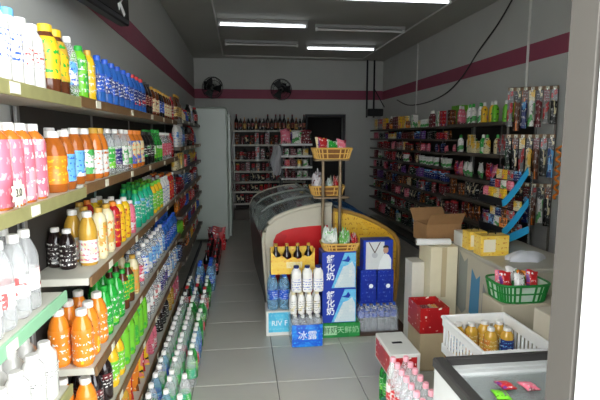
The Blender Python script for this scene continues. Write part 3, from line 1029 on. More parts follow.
# ------------------------------------------------------------------ back wall rack with liquor
BZ = [1.73, 1.46, 1.17, .95, .75, .56, .33]
bx0, bx1, by = -.14, 1.26, 9.36
br = empty('liquor_rack', ((bx0 + bx1) / 2, by + .16, 0))
W = bx1 - bx0
obj('back_panel', cbox(W, .012, 1.72, .002), M_back, br, (0, .14, 0))
for s in (-1, 0, 1):
    obj('upright', cbox(.03, .03, 1.74, .003), M_grey, br, (s * (W / 2 - .02), .12, 0))
for z in BZ:
    s = obj('shelf', cbox(W, .28, .025, .003), M_shelf, br, (0, -.01, z - .025))
    obj('price_rail', cbox(W, .008, .035, .002), M_shelf, s, (0, -.145, -.008))
obj('base_plinth', cbox(W, .26, .2, .003), M_shelfdark, br, (0, 0, 0))
tag(br, 'white-edged liquor rack against the back wall right of the cooler', 'shelf rack', 'wall racks')
for k, z in enumerate(BZ):
    x = bx0 + .04
    clr = (BZ[k - 1] - z - .035) if k else .4
    wn = f'on {ordinal(k + 1)} shelf, back rack'
    while x < bx1 - .05:
        if k == 0 or (clr > .24 and random.random() < .5):
            key = random.choice(['wine', 'wine', 'wine', 'darkred', 'brownbottle'] if clr > .31 else ['spirit', 'brownbottle'] if clr > .255 else ['darkred'])
            _, phrase, h, r, *_ = product(key)
            o = bottle(key, (x + r, by + .075, z)); later(o, phrase, wn, 'bottle', 'liquor on the back rack', x, 'from the left')
            x += 2 * r + .007
        else:
            kd = random.choice(('carton', 'jar', 'can')); cl = random.choice(('red', 'maroon', 'black', 'grey', 'brown', 'maroon', 'maroon', 'black'))
            hb_ = min(.24, clr - .01) * random.uniform(.8, 1)
            sz = {'carton': (.075, .06, hb_), 'jar': (hb_ * .9, .036), 'can': (min(hb_, .15), .034)}[kd]
            o, ph = goods(kd, cl, (x + .045, by + .075, z), random.uniform(-.2, .2), sz)
            later(o, ph, wn, KIND_CAT[kd], 'goods on the back rack', x, 'from the left')
            x += KIND_W[kd] + .008

# ------------------------------------------------------------------ centre rack behind the freezers
cr_ = empty('snack_rack', (.82, 7.25, 0))
CW = .46
for sx in (-1, 1):
    for sy in (-1, 1):
        obj('post', cbox(.028, .028, 1.5, .003), M_darkgrey, cr_, (sx * (CW / 2 - .014), sy * .16, 0))
CZ = [1.5, 1.33, 1.17, 1.0, .8, .55, .25]
for z in CZ:
    s = obj('shelf', cbox(CW - .004, .37, .02, .002), M_white, cr_, (0, 0, z - .02))
    obj('price_rail', cbox(CW, .008, .03, .002), M_whiteplastic, s, (0, -.187, -.006))
tag(cr_, 'narrow snack rack with white shelf edges behind the freezers', 'shelf rack')
for k, z in enumerate(CZ[1:5]):
    x = .635
    cl = random.choice(('red', 'white', 'maroon', 'pink', 'cream'))
    while x < .93:
        kd = random.choice(('carton', 'can')); cl = random.choice(('red', 'white', 'maroon', 'cream'))
        o, ph = goods(kd, cl, (x + .045, 7.12, z), 0, {'carton': (.075, .06, .1), 'can': (.1, .033)}[kd])
        later(o, ph, f'on {ordinal(k + 2)} shelf of centre rack', KIND_CAT[kd], 'goods on the centre rack', x, 'from the left')
        x += .092
# plastic bag hanging from the rack corner
bag = grid(lambda s, t: ((s - .5) * (.10 + .05 * math.sin(PI * t)) + .012 * math.sin(9 * t), .02 * math.sin(11 * s + 5 * t) - .03 * math.sin(PI * s), -.42 * t), 8, 10)
bag2 = grid(lambda s, t: ((s - .5) * (.10 + .05 * math.sin(PI * t)) + .012 * math.sin(9 * t), .02 + .03 * math.sin(PI * s) * math.sin(PI * t), -.42 * t), 8, 10)
hb = empty('hanging_bag', (.515, 7.02, 1.47))
obj('bag_body', join((bag, None), ((bag2[0], [list(reversed(f)) for f in bag2[1]], bag2[2]), None)), plain('bag_film', srgb(176, 176, 178), .5), hb, smooth=70)
obj('bag_handle', tube([(-.04, 0, 0), (-.02, .01, .05), (.03, .02, .03), (.045, .01, 0)], .006), M_grey, hb, smooth=True)
tag(hb, 'pale grey plastic bag hanging at the left corner of the snack rack', 'bag')

# ------------------------------------------------------------------ two ice cream freezers back to back
LP = [(.235, .03), (.205, .40), (.187, .70), (.196, .78), (.235, .855), (.30, .905), (.385, .942), (.47, .968), (.56, .99), (.68, 1.008), (.795, 1.015)]
RP = [(1.375, .03), (1.40, .30), (1.41, .60), (1.40, .67), (1.36, .735), (1.28, .795), (1.18, .85), (1.07, .90), (.96, .935), (.88, .955), (.805, .965)]
FY0, FY1 = 4.16, 6.1


def freezer(P, xc, sgn, frame_m, panel_m, panel_poly, glass_m, label, rail_m, panel_label, side_m=None, frz=0.0):
    f = empty('ice_cream_freezer', (xc, (FY0 + FY1) / 2, 0))
    ox, oy = xc, (FY0 + FY1) / 2
    loc = lambda pl: [(a - ox, b) for a, b in pl]
    inner = P[-1][0]
    # lower body up to the glass
    body = [(inner, .03)] + [p for p in P if p[1] <= .72] + [(inner, .72)]
    obj('body', prism(loc(body), FY0 + .0505 - oy, FY1 - .0505 - oy), side_m, f)
    cheeks = [(inner, .03)] + P
    for nm, a, b in (('end_panel', FY0, FY0 + .05), ('end_panel', FY1 - .05, FY1)):
        e = obj(nm, prism(loc(cheeks), a - oy, b - oy), frame_m, f)
        if a == FY0:
            pp = obj('printed_panel', prism(loc(panel_poly), a - oy - .004, a - oy - .0005), panel_m, e)
            pp['label'] = panel_label
    # raised edge moulding round the near end, in the profile of the cabinet
    out = [(a - ox, FY0 - .004 - oy, b) for a, b in P]
    obj('edge_moulding', tube(out, .018, 8), frame_m, f, smooth=True)
    # curved glass lids between ribs
    top = [p for p in P if p[1] > .60]
    ny = 3
    for k in range(ny):
        ya = FY0 + .05 + k * (FY1 - FY0 - .1) / ny; yb = ya + (FY1 - FY0 - .1) / ny
        th = [(a - ox, b - .006) for a, b in top]
        g = join((prism(th + [(a, b - .006) for a, b in reversed(th)], ya + .012 - oy, yb - .012 - oy), None))
        lid = obj('glass_lid', g, glass_m, f)
        obj('lid_rail', tube([(a - ox, ya - oy, b + .002) for a, b in top], .011, 8), rail_m, lid, smooth=True)
        if k == 1:
            m_ = top[len(top) // 2]
            obj('lid_handle', cbox(.03, .22, .02, .004), rail_m, lid, (m_[0] - ox, (ya + yb) / 2 - oy, m_[1] + .0))
    obj('top_rail', cbox(.02, FY1 - FY0 - .02, .03, .004), rail_m, f, (inner - sgn * (-.011) - ox, 0, P[-1][1] - .02))
    obj('base_plinth', cbox(abs(P[0][0] - inner) - .05, FY1 - FY0 - .1, .03, .003), M_black, f, ((P[0][0] + inner) / 2 - ox, 0, 0))
    tag(f, label, 'freezer', 'ice cream freezers')
    f.rotation_euler.z = frz
    f.location.x -= frz * (FY1 - FY0) / 2
    # tubs of ice cream under the glass
    for k in range(5):
        for q in range(2):
            cl = ('blue', 'red', 'yellow', 'green', 'pink')[(k + q * 2) % 5]
            o, ph = goods('carton', cl, (inner + sgn * (.13 + q * .18) - frz * (.3 + k * .32), FY0 + .3 + k * .32, .7205), frz, (.14, .24, .04))
            later(o, ph, 'under glass of ' + ('left' if sgn < 0 else 'right') + ' freezer', 'carton', 'ice cream boxes inside the freezers', k * 2 + q)


M_frL = plain('freezer_frame', srgb(196, 190, 170), .4, grain=.04)
M_red = printed('red_panel', srgb(206, 30, 34), srgb(190, 24, 30), srgb(214, 40, 40), 3, 2, 2, .3, .8)
M_yellowp = printed('yellow_panel', srgb(236, 184, 50), srgb(240, 196, 70), srgb(196, 128, 40), 7, 9, 9, .4, .64)
glassL = clear('freezer_glass', (.24, .28, .28), .55, .08)
glassR = clear('freezer_glass_blue', srgb(40, 104, 150), .55, .08)
redpoly = [(.275, .12), (.275, .70), (.30, .755), (.36, .79), (.46, .81), (.60, .822), (.76, .828), (.76, .12)]
yelpoly = [(.82, .12), (.82, .945), (.90, .934), (1.0, .908), (1.1, .872), (1.2, .826), (1.28, .778), (1.345, .725), (1.38, .66), (1.385, .60), (1.38, .30), (1.36, .12)]
freezer(LP, .48, -1, M_frL, M_red, redpoly, glassL, 'left ice cream freezer with pale frame and red end panel', plain('rail_silver', srgb(150, 156, 150), .3, metal=.3), 'red printed end panel', plain('freezer_side', srgb(84, 82, 80), .4), .045)
freezer(RP, 1.12, 1, plain('freezer_frame_ochre', srgb(170, 130, 60), .45), M_yellowp, yelpoly, glassR, 'right ice cream freezer with yellow end panel and bluish glass', plain('rail_blue', srgb(30, 70, 110), .35), 'yellow printed end panel', plain('freezer_side', srgb(84, 82, 80), .4))

# ------------------------------------------------------------------ tiered basket stand
def basket(parent_or_none, w, d_, h, loc_, name='basket', mat=M_wicker, rim=None, gaps=False, stakes=26):
    b = empty(name, (loc_[0], loc_[1], loc_[2] + .006))
    k = .86
    rimm = rim or (M_wickerlight if mat is M_wicker else mat)

    def ringpt(t, s, z):
        # rounded rectangle by superellipse
        a = 2 * PI * t
        c, sn = math.cos(a), math.sin(a)
        e = .5
        x = math.copysign(abs(c) ** e, c) * w / 2 * s; y = math.copysign(abs(sn) ** e, sn) * d_ / 2 * s
        return (x, y, z)
    n = 40
    wall = grid(lambda u, v: ringpt(u, k + (1 - k) * v, h * v), n, 3)
    wall2 = grid(lambda u, v: ringpt(1 - u, (k + (1 - k) * v) * .965, .004 + (h - .004) * v), n, 3)
    floor_ = ([ringpt(i / n, k, .002) for i in range(n)], [list(range(n))], [[(.5, .5)] * n])
    obj('wall', join((wall, None), (wall2, None)), mat, b, smooth=30)
    obj('bottom', floor_, mat, b)
    for z in (.0, h * .5, h):
        s = k + (1 - k) * z / h
        obj('rim' if z == h else 'weave_band', tube([ringpt(i / n, s * 1.012, z) for i in range(n + 1)], .008 if z == h else .005, 6), rimm, b, smooth=True)
    st_ = []
    for i in range(stakes):
        t = i / stakes
        st_.append((tube([ringpt(t, k * 1.012, 0), ringpt(t, 1.012, h)], .0062, 5), None))
    obj('stakes', join(*st_), rimm, b)['kind'] = 'stuff'
    return b


PY = 4.05
stand = empty('basket_stand', (.70, PY + .05, 0))
pA, pB = at_y(323, 190, PY), at_y(340, 190, PY)
M_post = plain('stand_post', srgb(140, 122, 96), .4, metal=.4)
for p in (pA, pB):
    obj('post', tube([(p[0] - .70, -.05, .0), (p[0] - .70, -.05, 1.40)], .014, 10), M_post, stand, smooth=True)
obj('base', cbox(.3, .09, .012, .002), M_post, stand, (.0, -.035, 0))
for z in (1.08, 1.40):
    obj('tray_ring', cbox(.30, .09, .014, .002), M_post, stand, (pA[0] / 2 + pB[0] / 2 - .70, -.04, z))
tag(stand, 'two-post metal stand carrying wicker baskets before the freezers', 'stand')
tb = at_y(332, 159, PY)
b1 = basket(None, .33, .22, .085, (tb[0], PY + .02, 1.4145), 'wicker_basket')
tag(b1, 'wicker basket on top of the two-post stand', 'basket', 'wicker baskets')
mb = at_y(327, 197, PY + .12)
b2 = basket(None, .30, .2, .075, (mb[0], PY + .14, 1.0945), 'wicker_basket')
tag(b2, 'wicker basket on the middle tier of the two-post stand', 'basket', 'wicker baskets')


def pile(cx, cy, z, w, d_, n, cols, where, sizes, group, seed, cat='snack'):
    """soft packets standing close together, row behind row, leaning a little"""
    rnd = random.Random(seed)
    nc = max(2, round(w / (max(q[0] for q in sizes) * .92)))
    nr = math.ceil(n / nc)
    lean = rnd.uniform(-.22, -.1)
    for i in range(n):
        cl = cols[i % len(cols)]
        sz = sizes[i % len(sizes)]
        sz = (min(sz[0], w / nc - .003), sz[1], min(sz[2], d_ / nr * .8))
        x = cx + ((i % nc + .5) / nc - .5) * w
        y = cy + ((i // nc + .5) / nr - .5) * d_
        o, ph = goods('pouch', cl, (x, y, z + .004 + rnd.uniform(0, .003)), 0, sz)
        o.rotation_euler = (lean + rnd.uniform(-.05, .05), rnd.uniform(-.12, .12), rnd.uniform(-.08, .08))
        later(o, ph, where, cat, group, x + y * .01, 'from the left')


pile(tb[0], PY + .025, 1.4265, .25, .14, 9, ['red', 'green', 'pink', 'cream', 'white', 'teal', 'orange', 'white'], 'in the top wicker basket', [(.09, .165, .04), (.08, .14, .04), (.085, .15, .04)], 'sweets in the top basket', 3)
pile(.82, 7.25, 1.506, .46, .36, 12, ['pink', 'white', 'maroon', 'cream', 'purple', 'red', 'grey', 'forest'], 'piled on top of centre rack', [(.15, .21, .06), (.14, .17, .05), (.15, .19, .06)], 'snacks piled on the centre rack', 4)

# ------------------------------------------------------------------ promotional stacks in front of the freezers
def block(name, u0, u1, v0, v1, Y, depth, mat, label=None, cat=None, group=None, z0=None, chamfer=.003, rz=0.0):
    """carton whose front face fills the pixel box at depth Y; stands on z0"""
    a = at_y(u0, (v0 + v1) / 2, Y); b = at_y(u1, (v0 + v1) / 2, Y)
    top = at_y((u0 + u1) / 2, v0, Y)[2]
    zb = at_y((u0 + u1) / 2, v1, Y)[2] if z0 is None else z0
    w = b[0] - a[0]
    o = obj(name, cbox(w, depth, top - zb, chamfer), mat, loc=((a[0] + b[0]) / 2, Y + depth / 2, zb), rot=(0, 0, rz))
    if label:
        tag(o, label, cat, group)
    return o, w, top - zb


M_cartonwhite = plain('carton_white', srgb(214, 214, 206), .6)
M_letter = plain('white_print', srgb(240, 244, 244), .5, grain=.01)
ypr = 3.76
# cyan printed water carton
c1, w1, h1 = block('water_carton', 266, 290.5, 311, 335, ypr, .22, M_cartonwhite, 'white and cyan lettered carton under the pale blue water bottles', 'carton', None, 0.0)
pr = obj('printed_face', cbox(w1 * .9, .002, h1 * .8, .0005), printed('cyan_print', srgb(72, 178, 214), srgb(90, 196, 226), srgb(150, 214, 232), 4, 3, 3, .4, .66), c1, (.01, -.111, h1 * .14))
lettering(pr, 'RIV F', .06, M_letter, (.0, -.0016, h1 * .36), FRONT)
top1 = h1
xw = c1.location.x
for i in range(2):
    for j in range(2):
        o = bottle('bluebig', (xw - .037 + i * .094, ypr + .055 + j * .096, top1))
        later(o, 'large pale blue water bottle', 'on the cyan lettered carton', 'bottle', 'blue water bottles on the carton', j * 2 + i, 'from front left')
# yellow bottle carrier with four dark bottles
yz = top1 + .3005
ya_, yb_ = at_y(271, 258, ypr), at_y(315, 258, ypr)
yw = yb_[0] - ya_[0]; yx = (ya_[0] + yb_[0]) / 2
cy_ = empty('bottle_carrier', (yx, ypr + .07, yz))
M_yel = printed('yellow_carton', srgb(244, 200, 74), srgb(246, 208, 92), srgb(232, 150, 60), 9, 4, 3, .4, .66)
wave = [(-yw / 2, 0), (yw / 2, 0), (yw / 2, .20)]
for i in range(24, -1, -1):
    s = i / 24
    dip = .07 * (math.sin(PI * s) ** .4 if 0 < s < 1 else 0)
    wave.append((-yw / 2 + yw * s, .20 - dip + .012 * math.cos(8 * PI * s)))
obj('front_panel', prism(wave, -.062, -.058), M_yel, cy_)
obj('back_panel', cbox(yw, .004, .2, .001), M_yel, cy_, (0, .06, 0))
for s in (-1, 1):
    obj('side_panel', cbox(.004, .118, .2, .001), M_yel, cy_, (s * (yw / 2 - .002), 0, 0))
obj('bottom_panel', cbox(yw - .01, .116, .004, .001), M_yel, cy_, (0, 0, 0))
obj('printed_patch', cbox(yw * .36, .001, .05, .0003), printed('pale_patch', srgb(244, 220, 140), srgb(246, 236, 200), srgb(250, 246, 230), 14, 4, 3, .4, .6), cy_, (.01, -.0631, .05))
tag(cy_, 'yellow carton carrier holding four dark gold-capped bottles', 'carton')
for i in range(4):
    o = bottle('carrierbottle', (yx - yw / 2 + yw * (i + .5) / 4, ypr + .07, yz + .0045))
    later(o, product('carrierbottle')[1], 'in the yellow carrier', 'bottle', 'dark bottles in the yellow carrier', i, 'from the left')
# plain carton behind that also carries the carrier
sup_x0 = xw + .012 + .094
o = obj('carton', cbox(.16, .13, yz - .001, .003), M_card, loc=(yx + yw / 2 - .10, ypr + .145, 0))
tag(o, 'brown cardboard carton hidden behind the white milk bottles', 'carton')

# shrink-wrapped water pack with blue lettered front, two tiers of milk bottles on it
yp = 3.52
pa, pb = at_y(292, 333, yp), at_y(322.5, 333, yp)
pw = pb[0] - pa[0]; px_ = (pa[0] + pb[0]) / 2
pack = empty('water_pack', (px_, yp, 0))
M_wrap = clear('shrink_wrap', (.9, .93, .95), .12, .15)
M_bluew = printed('blue_wrap', srgb(24, 92, 208), srgb(40, 130, 226), srgb(60, 170, 236), 5, 3, 3, .45, .62)


def wrap_front(w, h, bulge):
    return grid(lambda s, t: ((s - .5) * w, -bulge * (1 - (2 * s - 1) ** 4) * (1 - .5 * (2 * t - 1) ** 4), .004 + t * h), 14, 8)


obj('wrap_print', wrap_front(pw, .175, .012), M_bluew, pack, (0, -.004, 0), smooth=60)
obj('shrink_film', join((cbox(pw, .004, .06, .001), (0, 0, .18)), (cbox(.003, .235, .2, .001), (-pw / 2 - .002, .12, 0)), (cbox(.003, .235, .2, .001), (pw / 2 + .002, .12, 0))), M_wrap, pack)
lettering(pack, '冰露', .075, M_letter, (0, -.0185, .095), FRONT)
tag(pack, 'blue shrink wrap with white lettering around a water pack', 'water pack')
PROD['packwater'] = ('water_bottle', 'clear bottle with blue cap', 'pet', .245, .0265, 'clear', 'white', (.3, .56, 'blue', 'navy', 'white'), 0)
for i in range(4):
    for j in range(4):
        o = bottle('packwater', (px_ - pw / 2 + pw * (i + .5) / 4, yp + .034 + j * .057, .0005))
        later(o, 'clear water bottle', 'inside the blue wrapped pack', 'bottle', 'bottles in the blue wrapped pack', j * 4 + i, 'from front left')
for i in range(4):
    for j in range(2):
        o = bottle('smallmilk', (px_ - .012 - pw / 2 + (pw + .01) * (i + .5) / 4, yp + .075 + j * .075, .2455))
        later(o, product('smallmilk')[1], ('in front' if j == 0 else 'in back') + ' row on water pack', 'bottle', 'small milk bottles on the water pack', i, 'from the left')
for i in range(3):
    o = bottle('cartonmilk', (px_ - pw / 2 + .015 + (pw + .02) * (i + .5) / 3 - .012, yp + .105, .4105), rz=0)
    later(o, product('cartonmilk')[1], 'on the small milk bottles', 'bottle', 'square milk bottles', i, 'from the left')

# green lettered box with two blue milk cartons on it
yg = 3.66
g, gw, gh = block('green_box', 321.5, 360, 323, 335, yg, .2, printed('green_box_print', srgb(30, 128, 62), srgb(40, 146, 70), srgb(60, 160, 84), 8, 4, 1, .4, .7), 'long green lettered box under two blue milk cartons', 'box', None, 0.0)
obj('label_panel', cbox(gw * .34, .002, gh * .62, .0005), plain('pale_green', srgb(170, 214, 170), .5), g, (-gw * .27, -.101, gh * .2))
lettering(g, '鲜奶', .062, plain('deep_green_print', srgb(16, 90, 40), .5), (-gw * .27, -.1026, gh * .5), FRONT)
lettering(g, '天鲜奶', .062, plain('pale_green', srgb(170, 214, 170), .5), (gw * .19, -.1006, gh * .5), FRONT)
M_bluec = plain('carton_blue', srgb(24, 58, 168), .4, grain=.08)
M_skyp = printed('carton_sky', srgb(110, 196, 232), srgb(96, 180, 226), srgb(150, 214, 238), 6, 3, 3, .4, .66)
M_mtn = printed('carton_mountain', srgb(206, 220, 222), srgb(220, 228, 226), srgb(186, 206, 216), 6, 4, 4, .4, .66)


def milk_carton(v0, v1, z0, lab):
    m, mw, mh = block('milk_carton', 322, 356, v0, v1, yg + .01, .17, M_bluec, lab, 'carton', 'blue milk cartons', z0)
    f = -.0855
    sk = [(mw * .5 - .002, mh * .02), (mw * .5 - .002, mh * .97), (mw * .16, mh * .97), (mw * .02, mh * .62), (-mw * .1, mh * .3), (-mw * .22, mh * .02)]
    obj('printed_sky', prism(sk, f - .0012, f), M_skyp, m)
    mt = [(mw * .47, mh * .03), (mw * .47, mh * .55), (mw * .38, mh * .74), (mw * .26, mh * .64), (mw * .12, mh * .60), (-mw * .02, mh * .3), (-mw * .14, mh * .03)]
    obj('printed_mountain', prism(mt, f - .002, f - .001), M_mtn, m)
    bird = [(mw * .06, mh * .76), (mw * .2, mh * .80), (mw * .26, mh * .9), (mw * .33, mh * .80), (mw * .28, mh * .72)]
    obj('printed_emblem', prism(bird, f - .0025, f - .001), M_bluec, m)
    for q, ch in enumerate('舒化奶'):
        lettering(m, ch, .068, M_letter, (-mw * .25, f - .0008, mh * (.80 - .235 * q)), FRONT, bold=.02)
    return mh


hA = milk_carton(288.5, 323, gh, 'lower blue milk carton with white mountain picture')
tA = gh + hA
milk_carton(252, 288, tA, 'upper blue milk carton with white mountain picture, beneath a basket')
tB = tA + at_y(339, 252, yg + .01)[2] - tA
bb = at_y(337, 252, yg + .1)
b3 = basket(None, .30, .2, .055, (bb[0] + .02, yg + .10, tB + .0008), 'wicker_basket', stakes=30)
tag(b3, 'low wicker basket on the stacked blue milk cartons', 'basket', 'wicker baskets')
BAGM = {'white': printed('film_white_green', srgb(226, 230, 222), srgb(206, 216, 206), srgb(96, 176, 86), 40, 4, 3, .4, .66, rough=.2),
        'green': printed('film_green', srgb(120, 190, 100), srgb(200, 222, 190), srgb(232, 238, 228), 43, 4, 3, .4, .6, rough=.2),
        'grey': printed('film_grey', srgb(176, 172, 174), srgb(210, 206, 208), srgb(120, 40, 50), 45, 4, 3, .4, .64, rough=.2),
        'red': printed('film_red', srgb(176, 36, 40), srgb(226, 214, 206), srgb(240, 230, 220), 47, 4, 3, .35, .64, rough=.2)}


def blob_bag(w, d_, h, seed):
    rnd = random.Random(seed)
    ph = [rnd.uniform(0, 6) for _ in range(8)]

    off = Vector((seed * 3.1, seed * 1.7, seed * .9))

    def fn(s_, t):
        a = 2 * PI * s_
        e = (t - .5) * PI
        rr = math.cos(e) ** .55 if abs(e) < PI / 2 - 1e-6 else 0
        p = Vector((math.cos(a) * rr, math.sin(a) * rr, math.sin(e)))
        k = .84 + .40 * (.5 - abs(mnoise.noise(p * 1.6 + off))) + .22 * (.4 - abs(mnoise.noise(p * 3.7 + off)))
        z = h * (.5 + .5 * math.copysign(abs(math.sin(e)) ** .8, math.sin(e)))
        z *= 1 if t < .4 else .72 + .75 * abs(mnoise.noise(p * 2.2 - off))
        return (w / 2 * rr * k * math.cos(a), d_ / 2 * rr * k * math.sin(a), z)
    return grid(fn, 30, 16)


for i, (dx, dy, w, h, m_, lab) in enumerate(((-.095, .0, .20, .17, 'white', 'crumpled white snack bag at the left of the low wicker basket'),
                                            (.045, .0, .13, .15, 'green', 'green and white snack bag in the middle of the low wicker basket'),
                                            (.135, .0, .09, .12, 'red', 'dark red snack bag at the right of the low wicker basket'))):
    tag(obj('snack_bag', blob_bag(w * .64, .125, h, i + 2), BAGM[m_], loc=(bb[0] + .02 + dx * .85, yg + .10 + dy, tB + .0115), smooth=25), lab, 'snack', 'snack bags in the low basket')
for i, (dx, w, h, m_, lab) in enumerate(((-.08, .17, .2, 'grey', 'crumpled silvery snack bag at the left of the middle wicker basket'),
                                        (.02, .10, .14, 'white', 'white snack bag in the centre of the middle wicker basket'),
                                        (.092, .13, .15, 'red', 'red snack bag at the right of the middle wicker basket'))):
    tag(obj('snack_bag', blob_bag(w * .6, .12, h, i + 12), BAGM[m_], loc=(mb[0] + dx, PY + .145, 1.1055), smooth=25), lab, 'snack', 'snack bags in the middle basket')

# right promotion: bottled water six wide, two blue boxes, picture box
yr = 3.72
ra, rb = at_y(358.5, 318, yr), at_y(398, 318, yr)
rw = rb[0] - ra[0]; rx = (ra[0] + rb[0]) / 2
mat_o = obj('wooden_board', cbox(.46, .36, .012, .003), plain('dark_wood', srgb(74, 52, 38), .6, grain=.2, gscale=30), loc=(rx + .03, yr + .12, 0))
tag(mat_o, 'dark wooden board under the right water pack', 'board')
p2 = empty('water_pack', (rx, yr, .0125))
obj('shrink_film', join((cbox(rw, .002, .17, .0008), (0, -.003, .0)), (cbox(.002, .2, .2, .0008), (-rw / 2 - .002, .1, 0)), (cbox(.002, .2, .2, .0008), (rw / 2 + .002, .1, 0))), M_wrap, p2)
tag(p2, 'clear shrink film around the right water pack on the board', 'water pack')
r6 = rw / 12 - .0022
PROD['sixwater'] = ('water_bottle', 'clear water bottle with blue label', 'pet', .235, r6, 'clear', 'blue', (.5, .72, 'blue', 'navy', 'white'), 0)
for i in range(6):
    for j in range(3):
        o = bottle('sixwater', (rx - rw / 2 + rw * (i + .5) / 6, yr + r6 + .003 + j * (2 * r6 + .002), .0128))
        later(o, product('sixwater')[1], 'in the clear wrapped pack', 'bottle', 'bottles in the clear wrapped pack', j * 6 + i, 'from front left')
z2 = .0128 + .2355
M_bbox = printed('blue_box_print', srgb(22, 52, 160), srgb(20, 46, 150), srgb(110, 136, 210), 12, 3, 4, .5, .70)
for k, (u0, u1) in enumerate(((360.5, 376.5), (377.5, 393.5))):
    q, qw, qh = block('drink_box', u0, u1, 270, 301, yr + .01, .13, M_bbox, ('left', 'right')[k] + ' one of two small blue boxes on the clear water pack', 'carton', 'small blue drink boxes', z2)
    obj('printed_seal', prism([(.018 * math.cos(a * PI / 6), .018 * math.sin(a * PI / 6)) for a in range(12)], -.0664, -.0652), M_letter, q, (qw * .16, 0, qh * .52))
    z3 = z2 + qh
pic, ww, hh = block('picture_box', 363.5, 393, 240, 270, yr + .015, .12, M_bluec, 'box with picture of a person wearing white, topping the small blue boxes', 'carton', None, z3 + .0005)
f = -.0608
obj('printed_backdrop', prism([(-ww * .42, hh * .03), (ww * .2, hh * .03), (ww * .2, hh * .94), (-ww * .42, hh * .94)], f, f + .0006), plain('pale_print', srgb(214, 218, 216), .5), pic)
obj('printed_ribbon', join((tube([(-ww * .32, f - .001, hh * .93), (-ww * .12, f - .001, hh * .58)], .004, 5), None), (tube([(ww * .06, f - .001, hh * .93), (-ww * .12, f - .001, hh * .58)], .004, 5), None)), plain('ribbon_print', srgb(92, 70, 60), .6), pic)
obj('printed_medal', prism([(.024 * math.cos(a * PI / 8) - ww * .12, .024 * math.sin(a * PI / 8) + hh * .5) for a in range(16)], f - .002, f), plain('medal_print', srgb(186, 190, 192), .5), pic)
tors = [(-ww * .0, hh * .03), (ww * .44, hh * .03), (ww * .44, hh * .36), (ww * .36, hh * .5), (ww * .24, hh * .56), (ww * .16, hh * .5), (ww * .06, hh * .3)]
obj('printed_shirt', prism(tors, f - .0025, f - .0005), M_letter, pic)
obj('printed_head', prism([(.022 * math.cos(a * PI / 8) + ww * .25, .027 * math.sin(a * PI / 8) + hh * .66) for a in range(16)], f - .003, f - .0005), plain('skin_print', srgb(190, 146, 120), .6), pic)
obj('printed_hair', prism([(.025 * math.cos(a * PI / 8) + ww * .25, .020 * math.sin(a * PI / 8) + hh * .745) for a in range(9)], f - .0036, f - .0005), plain('hair_print', srgb(40, 34, 34), .6), pic)

# ------------------------------------------------------------------ right wall racks
RX = 2.5
R1 = [1.745, 1.425, 1.15, .92, .68, .42, .16]
R2 = [1.73, 1.57, 1.40, 1.22, 1.04, .86, .67, .47, .22]
rack('goods_rack', RX, XR - .012, 4.42, 5.68, R1, [M_shelfdark], 'near goods rack on the right wall with deep grey shelves', M_shelfdark, -1, .025, .035, True, False)
rack('goods_rack', RX, XR - .012, 5.72, 9.2, R2, [M_shelfdark], 'long goods rack filling the right wall to the back', M_shelfdark, -1, .02, .028, True, False)
mixc = ['white', 'red', 'navy', 'forest', 'brown', 'pink', 'maroon', 'black', 'purple', 'maroon', 'cream', 'navy', 'grey', 'brown', 'maroon', 'black', 'forest', 'black', 'brown']
for nm_, lv, y0, y1, rk in (('near right rack', R1, 4.45, 5.66, 0), ('far right rack', R2, 5.75, 9.16, 1)):
    for k, z in enumerate(lv):
        clr = (lv[k - 1] - z - .04) if k else .5
        y = y0
        left = 0
        while y < y1 - .06:
            if left == 0:
                left = random.randint(1, 3)
                kd = random.choice(('carton', 'pouch', 'jar', 'can', 'carton', 'squeeze'))
                cl = random.choice(mixc)
                if rk == 0 and k == 0:
                    kd = 'squeeze'
                    cl = 'lime' if y < 4.62 else 'yellow' if y < 4.95 else random.choice(('teal', 'white', 'teal', 'navy')) if y < 5.3 else random.choice(('maroon', 'purple', 'pink'))
                    left = 2
                elif rk == 0 and k == 1:
                    kd, cl = ('squeeze', 'carton')[random.random() < .3], random.choice(('white', 'white', 'white', 'teal', 'cream', 'green', 'grey'))
                elif rk == 0 and k == 2:
                    kd, cl = 'pouch', random.choice(('pink', 'white', 'red', 'cream', 'maroon'))
                elif rk == 1 and k == 0:
                    kd, cl = random.choice(('squeeze', 'carton', 'can', 'carton')), random.choice(('orange', 'red', 'cream', 'yellow', 'white', 'brown', 'maroon', 'grey'))
                elif rk == 1 and k == 2 and y < 6.5:
                    kd, cl = 'pouch', random.choice(('pink', 'navy', 'navy'))
                elif rk == 1 and k == 3 and y < 6.75:
                    kd, cl = 'cup', 'white'
            left -= 1
            sz = None
            hmax = (clr - .005) * random.choice((1, .9, .75))
            if kd == 'squeeze':
                hh_ = min(.2 if k else .22, hmax); sz = (hh_, .032)
                if hh_ < .15:
                    kd, sz = 'jar', (min(.12, hmax), .035)
            elif kd == 'carton':
                sz = (.075, .06, min(random.choice((.13, .16, .2)) if k else .2, hmax))
            elif kd == 'pouch':
                sz = (.09, min(.17, hmax) * .95, .035) if rk else (.11, min(.17, hmax), .05)
            elif kd == 'jar':
                sz = (min(.15, hmax), .036)
            elif kd == 'can':
                sz = (min(.115, hmax), .031)
            elif kd == 'cup':
                sz = (min(.11, hmax), .045)
            if random.random() < .05:
                y += .06
            w = KIND_W[kd] if not (kd == 'pouch' and rk == 0) else .115
            dx = .085
            o, ph = goods(kd, cl, (RX + dx + random.choice((0, 0, .01, .04, .07)), y + w / 2, z), PI / 2 + random.uniform(-.15, .15), sz)
            later(o, ph, f'on {ordinal(k + 1)} shelf, {nm_}', KIND_CAT[kd], f'goods on the {nm_}', y)
            y += w + .004
# green-lidded tub standing over the far rack's first goods
gt, _ = goods('carton', 'lime', (2.765, 5.92, 1.73), PI / 2, (.24, .13, .26))
tag(gt, 'large lime green carton behind the goods on the top right shelf', 'carton')

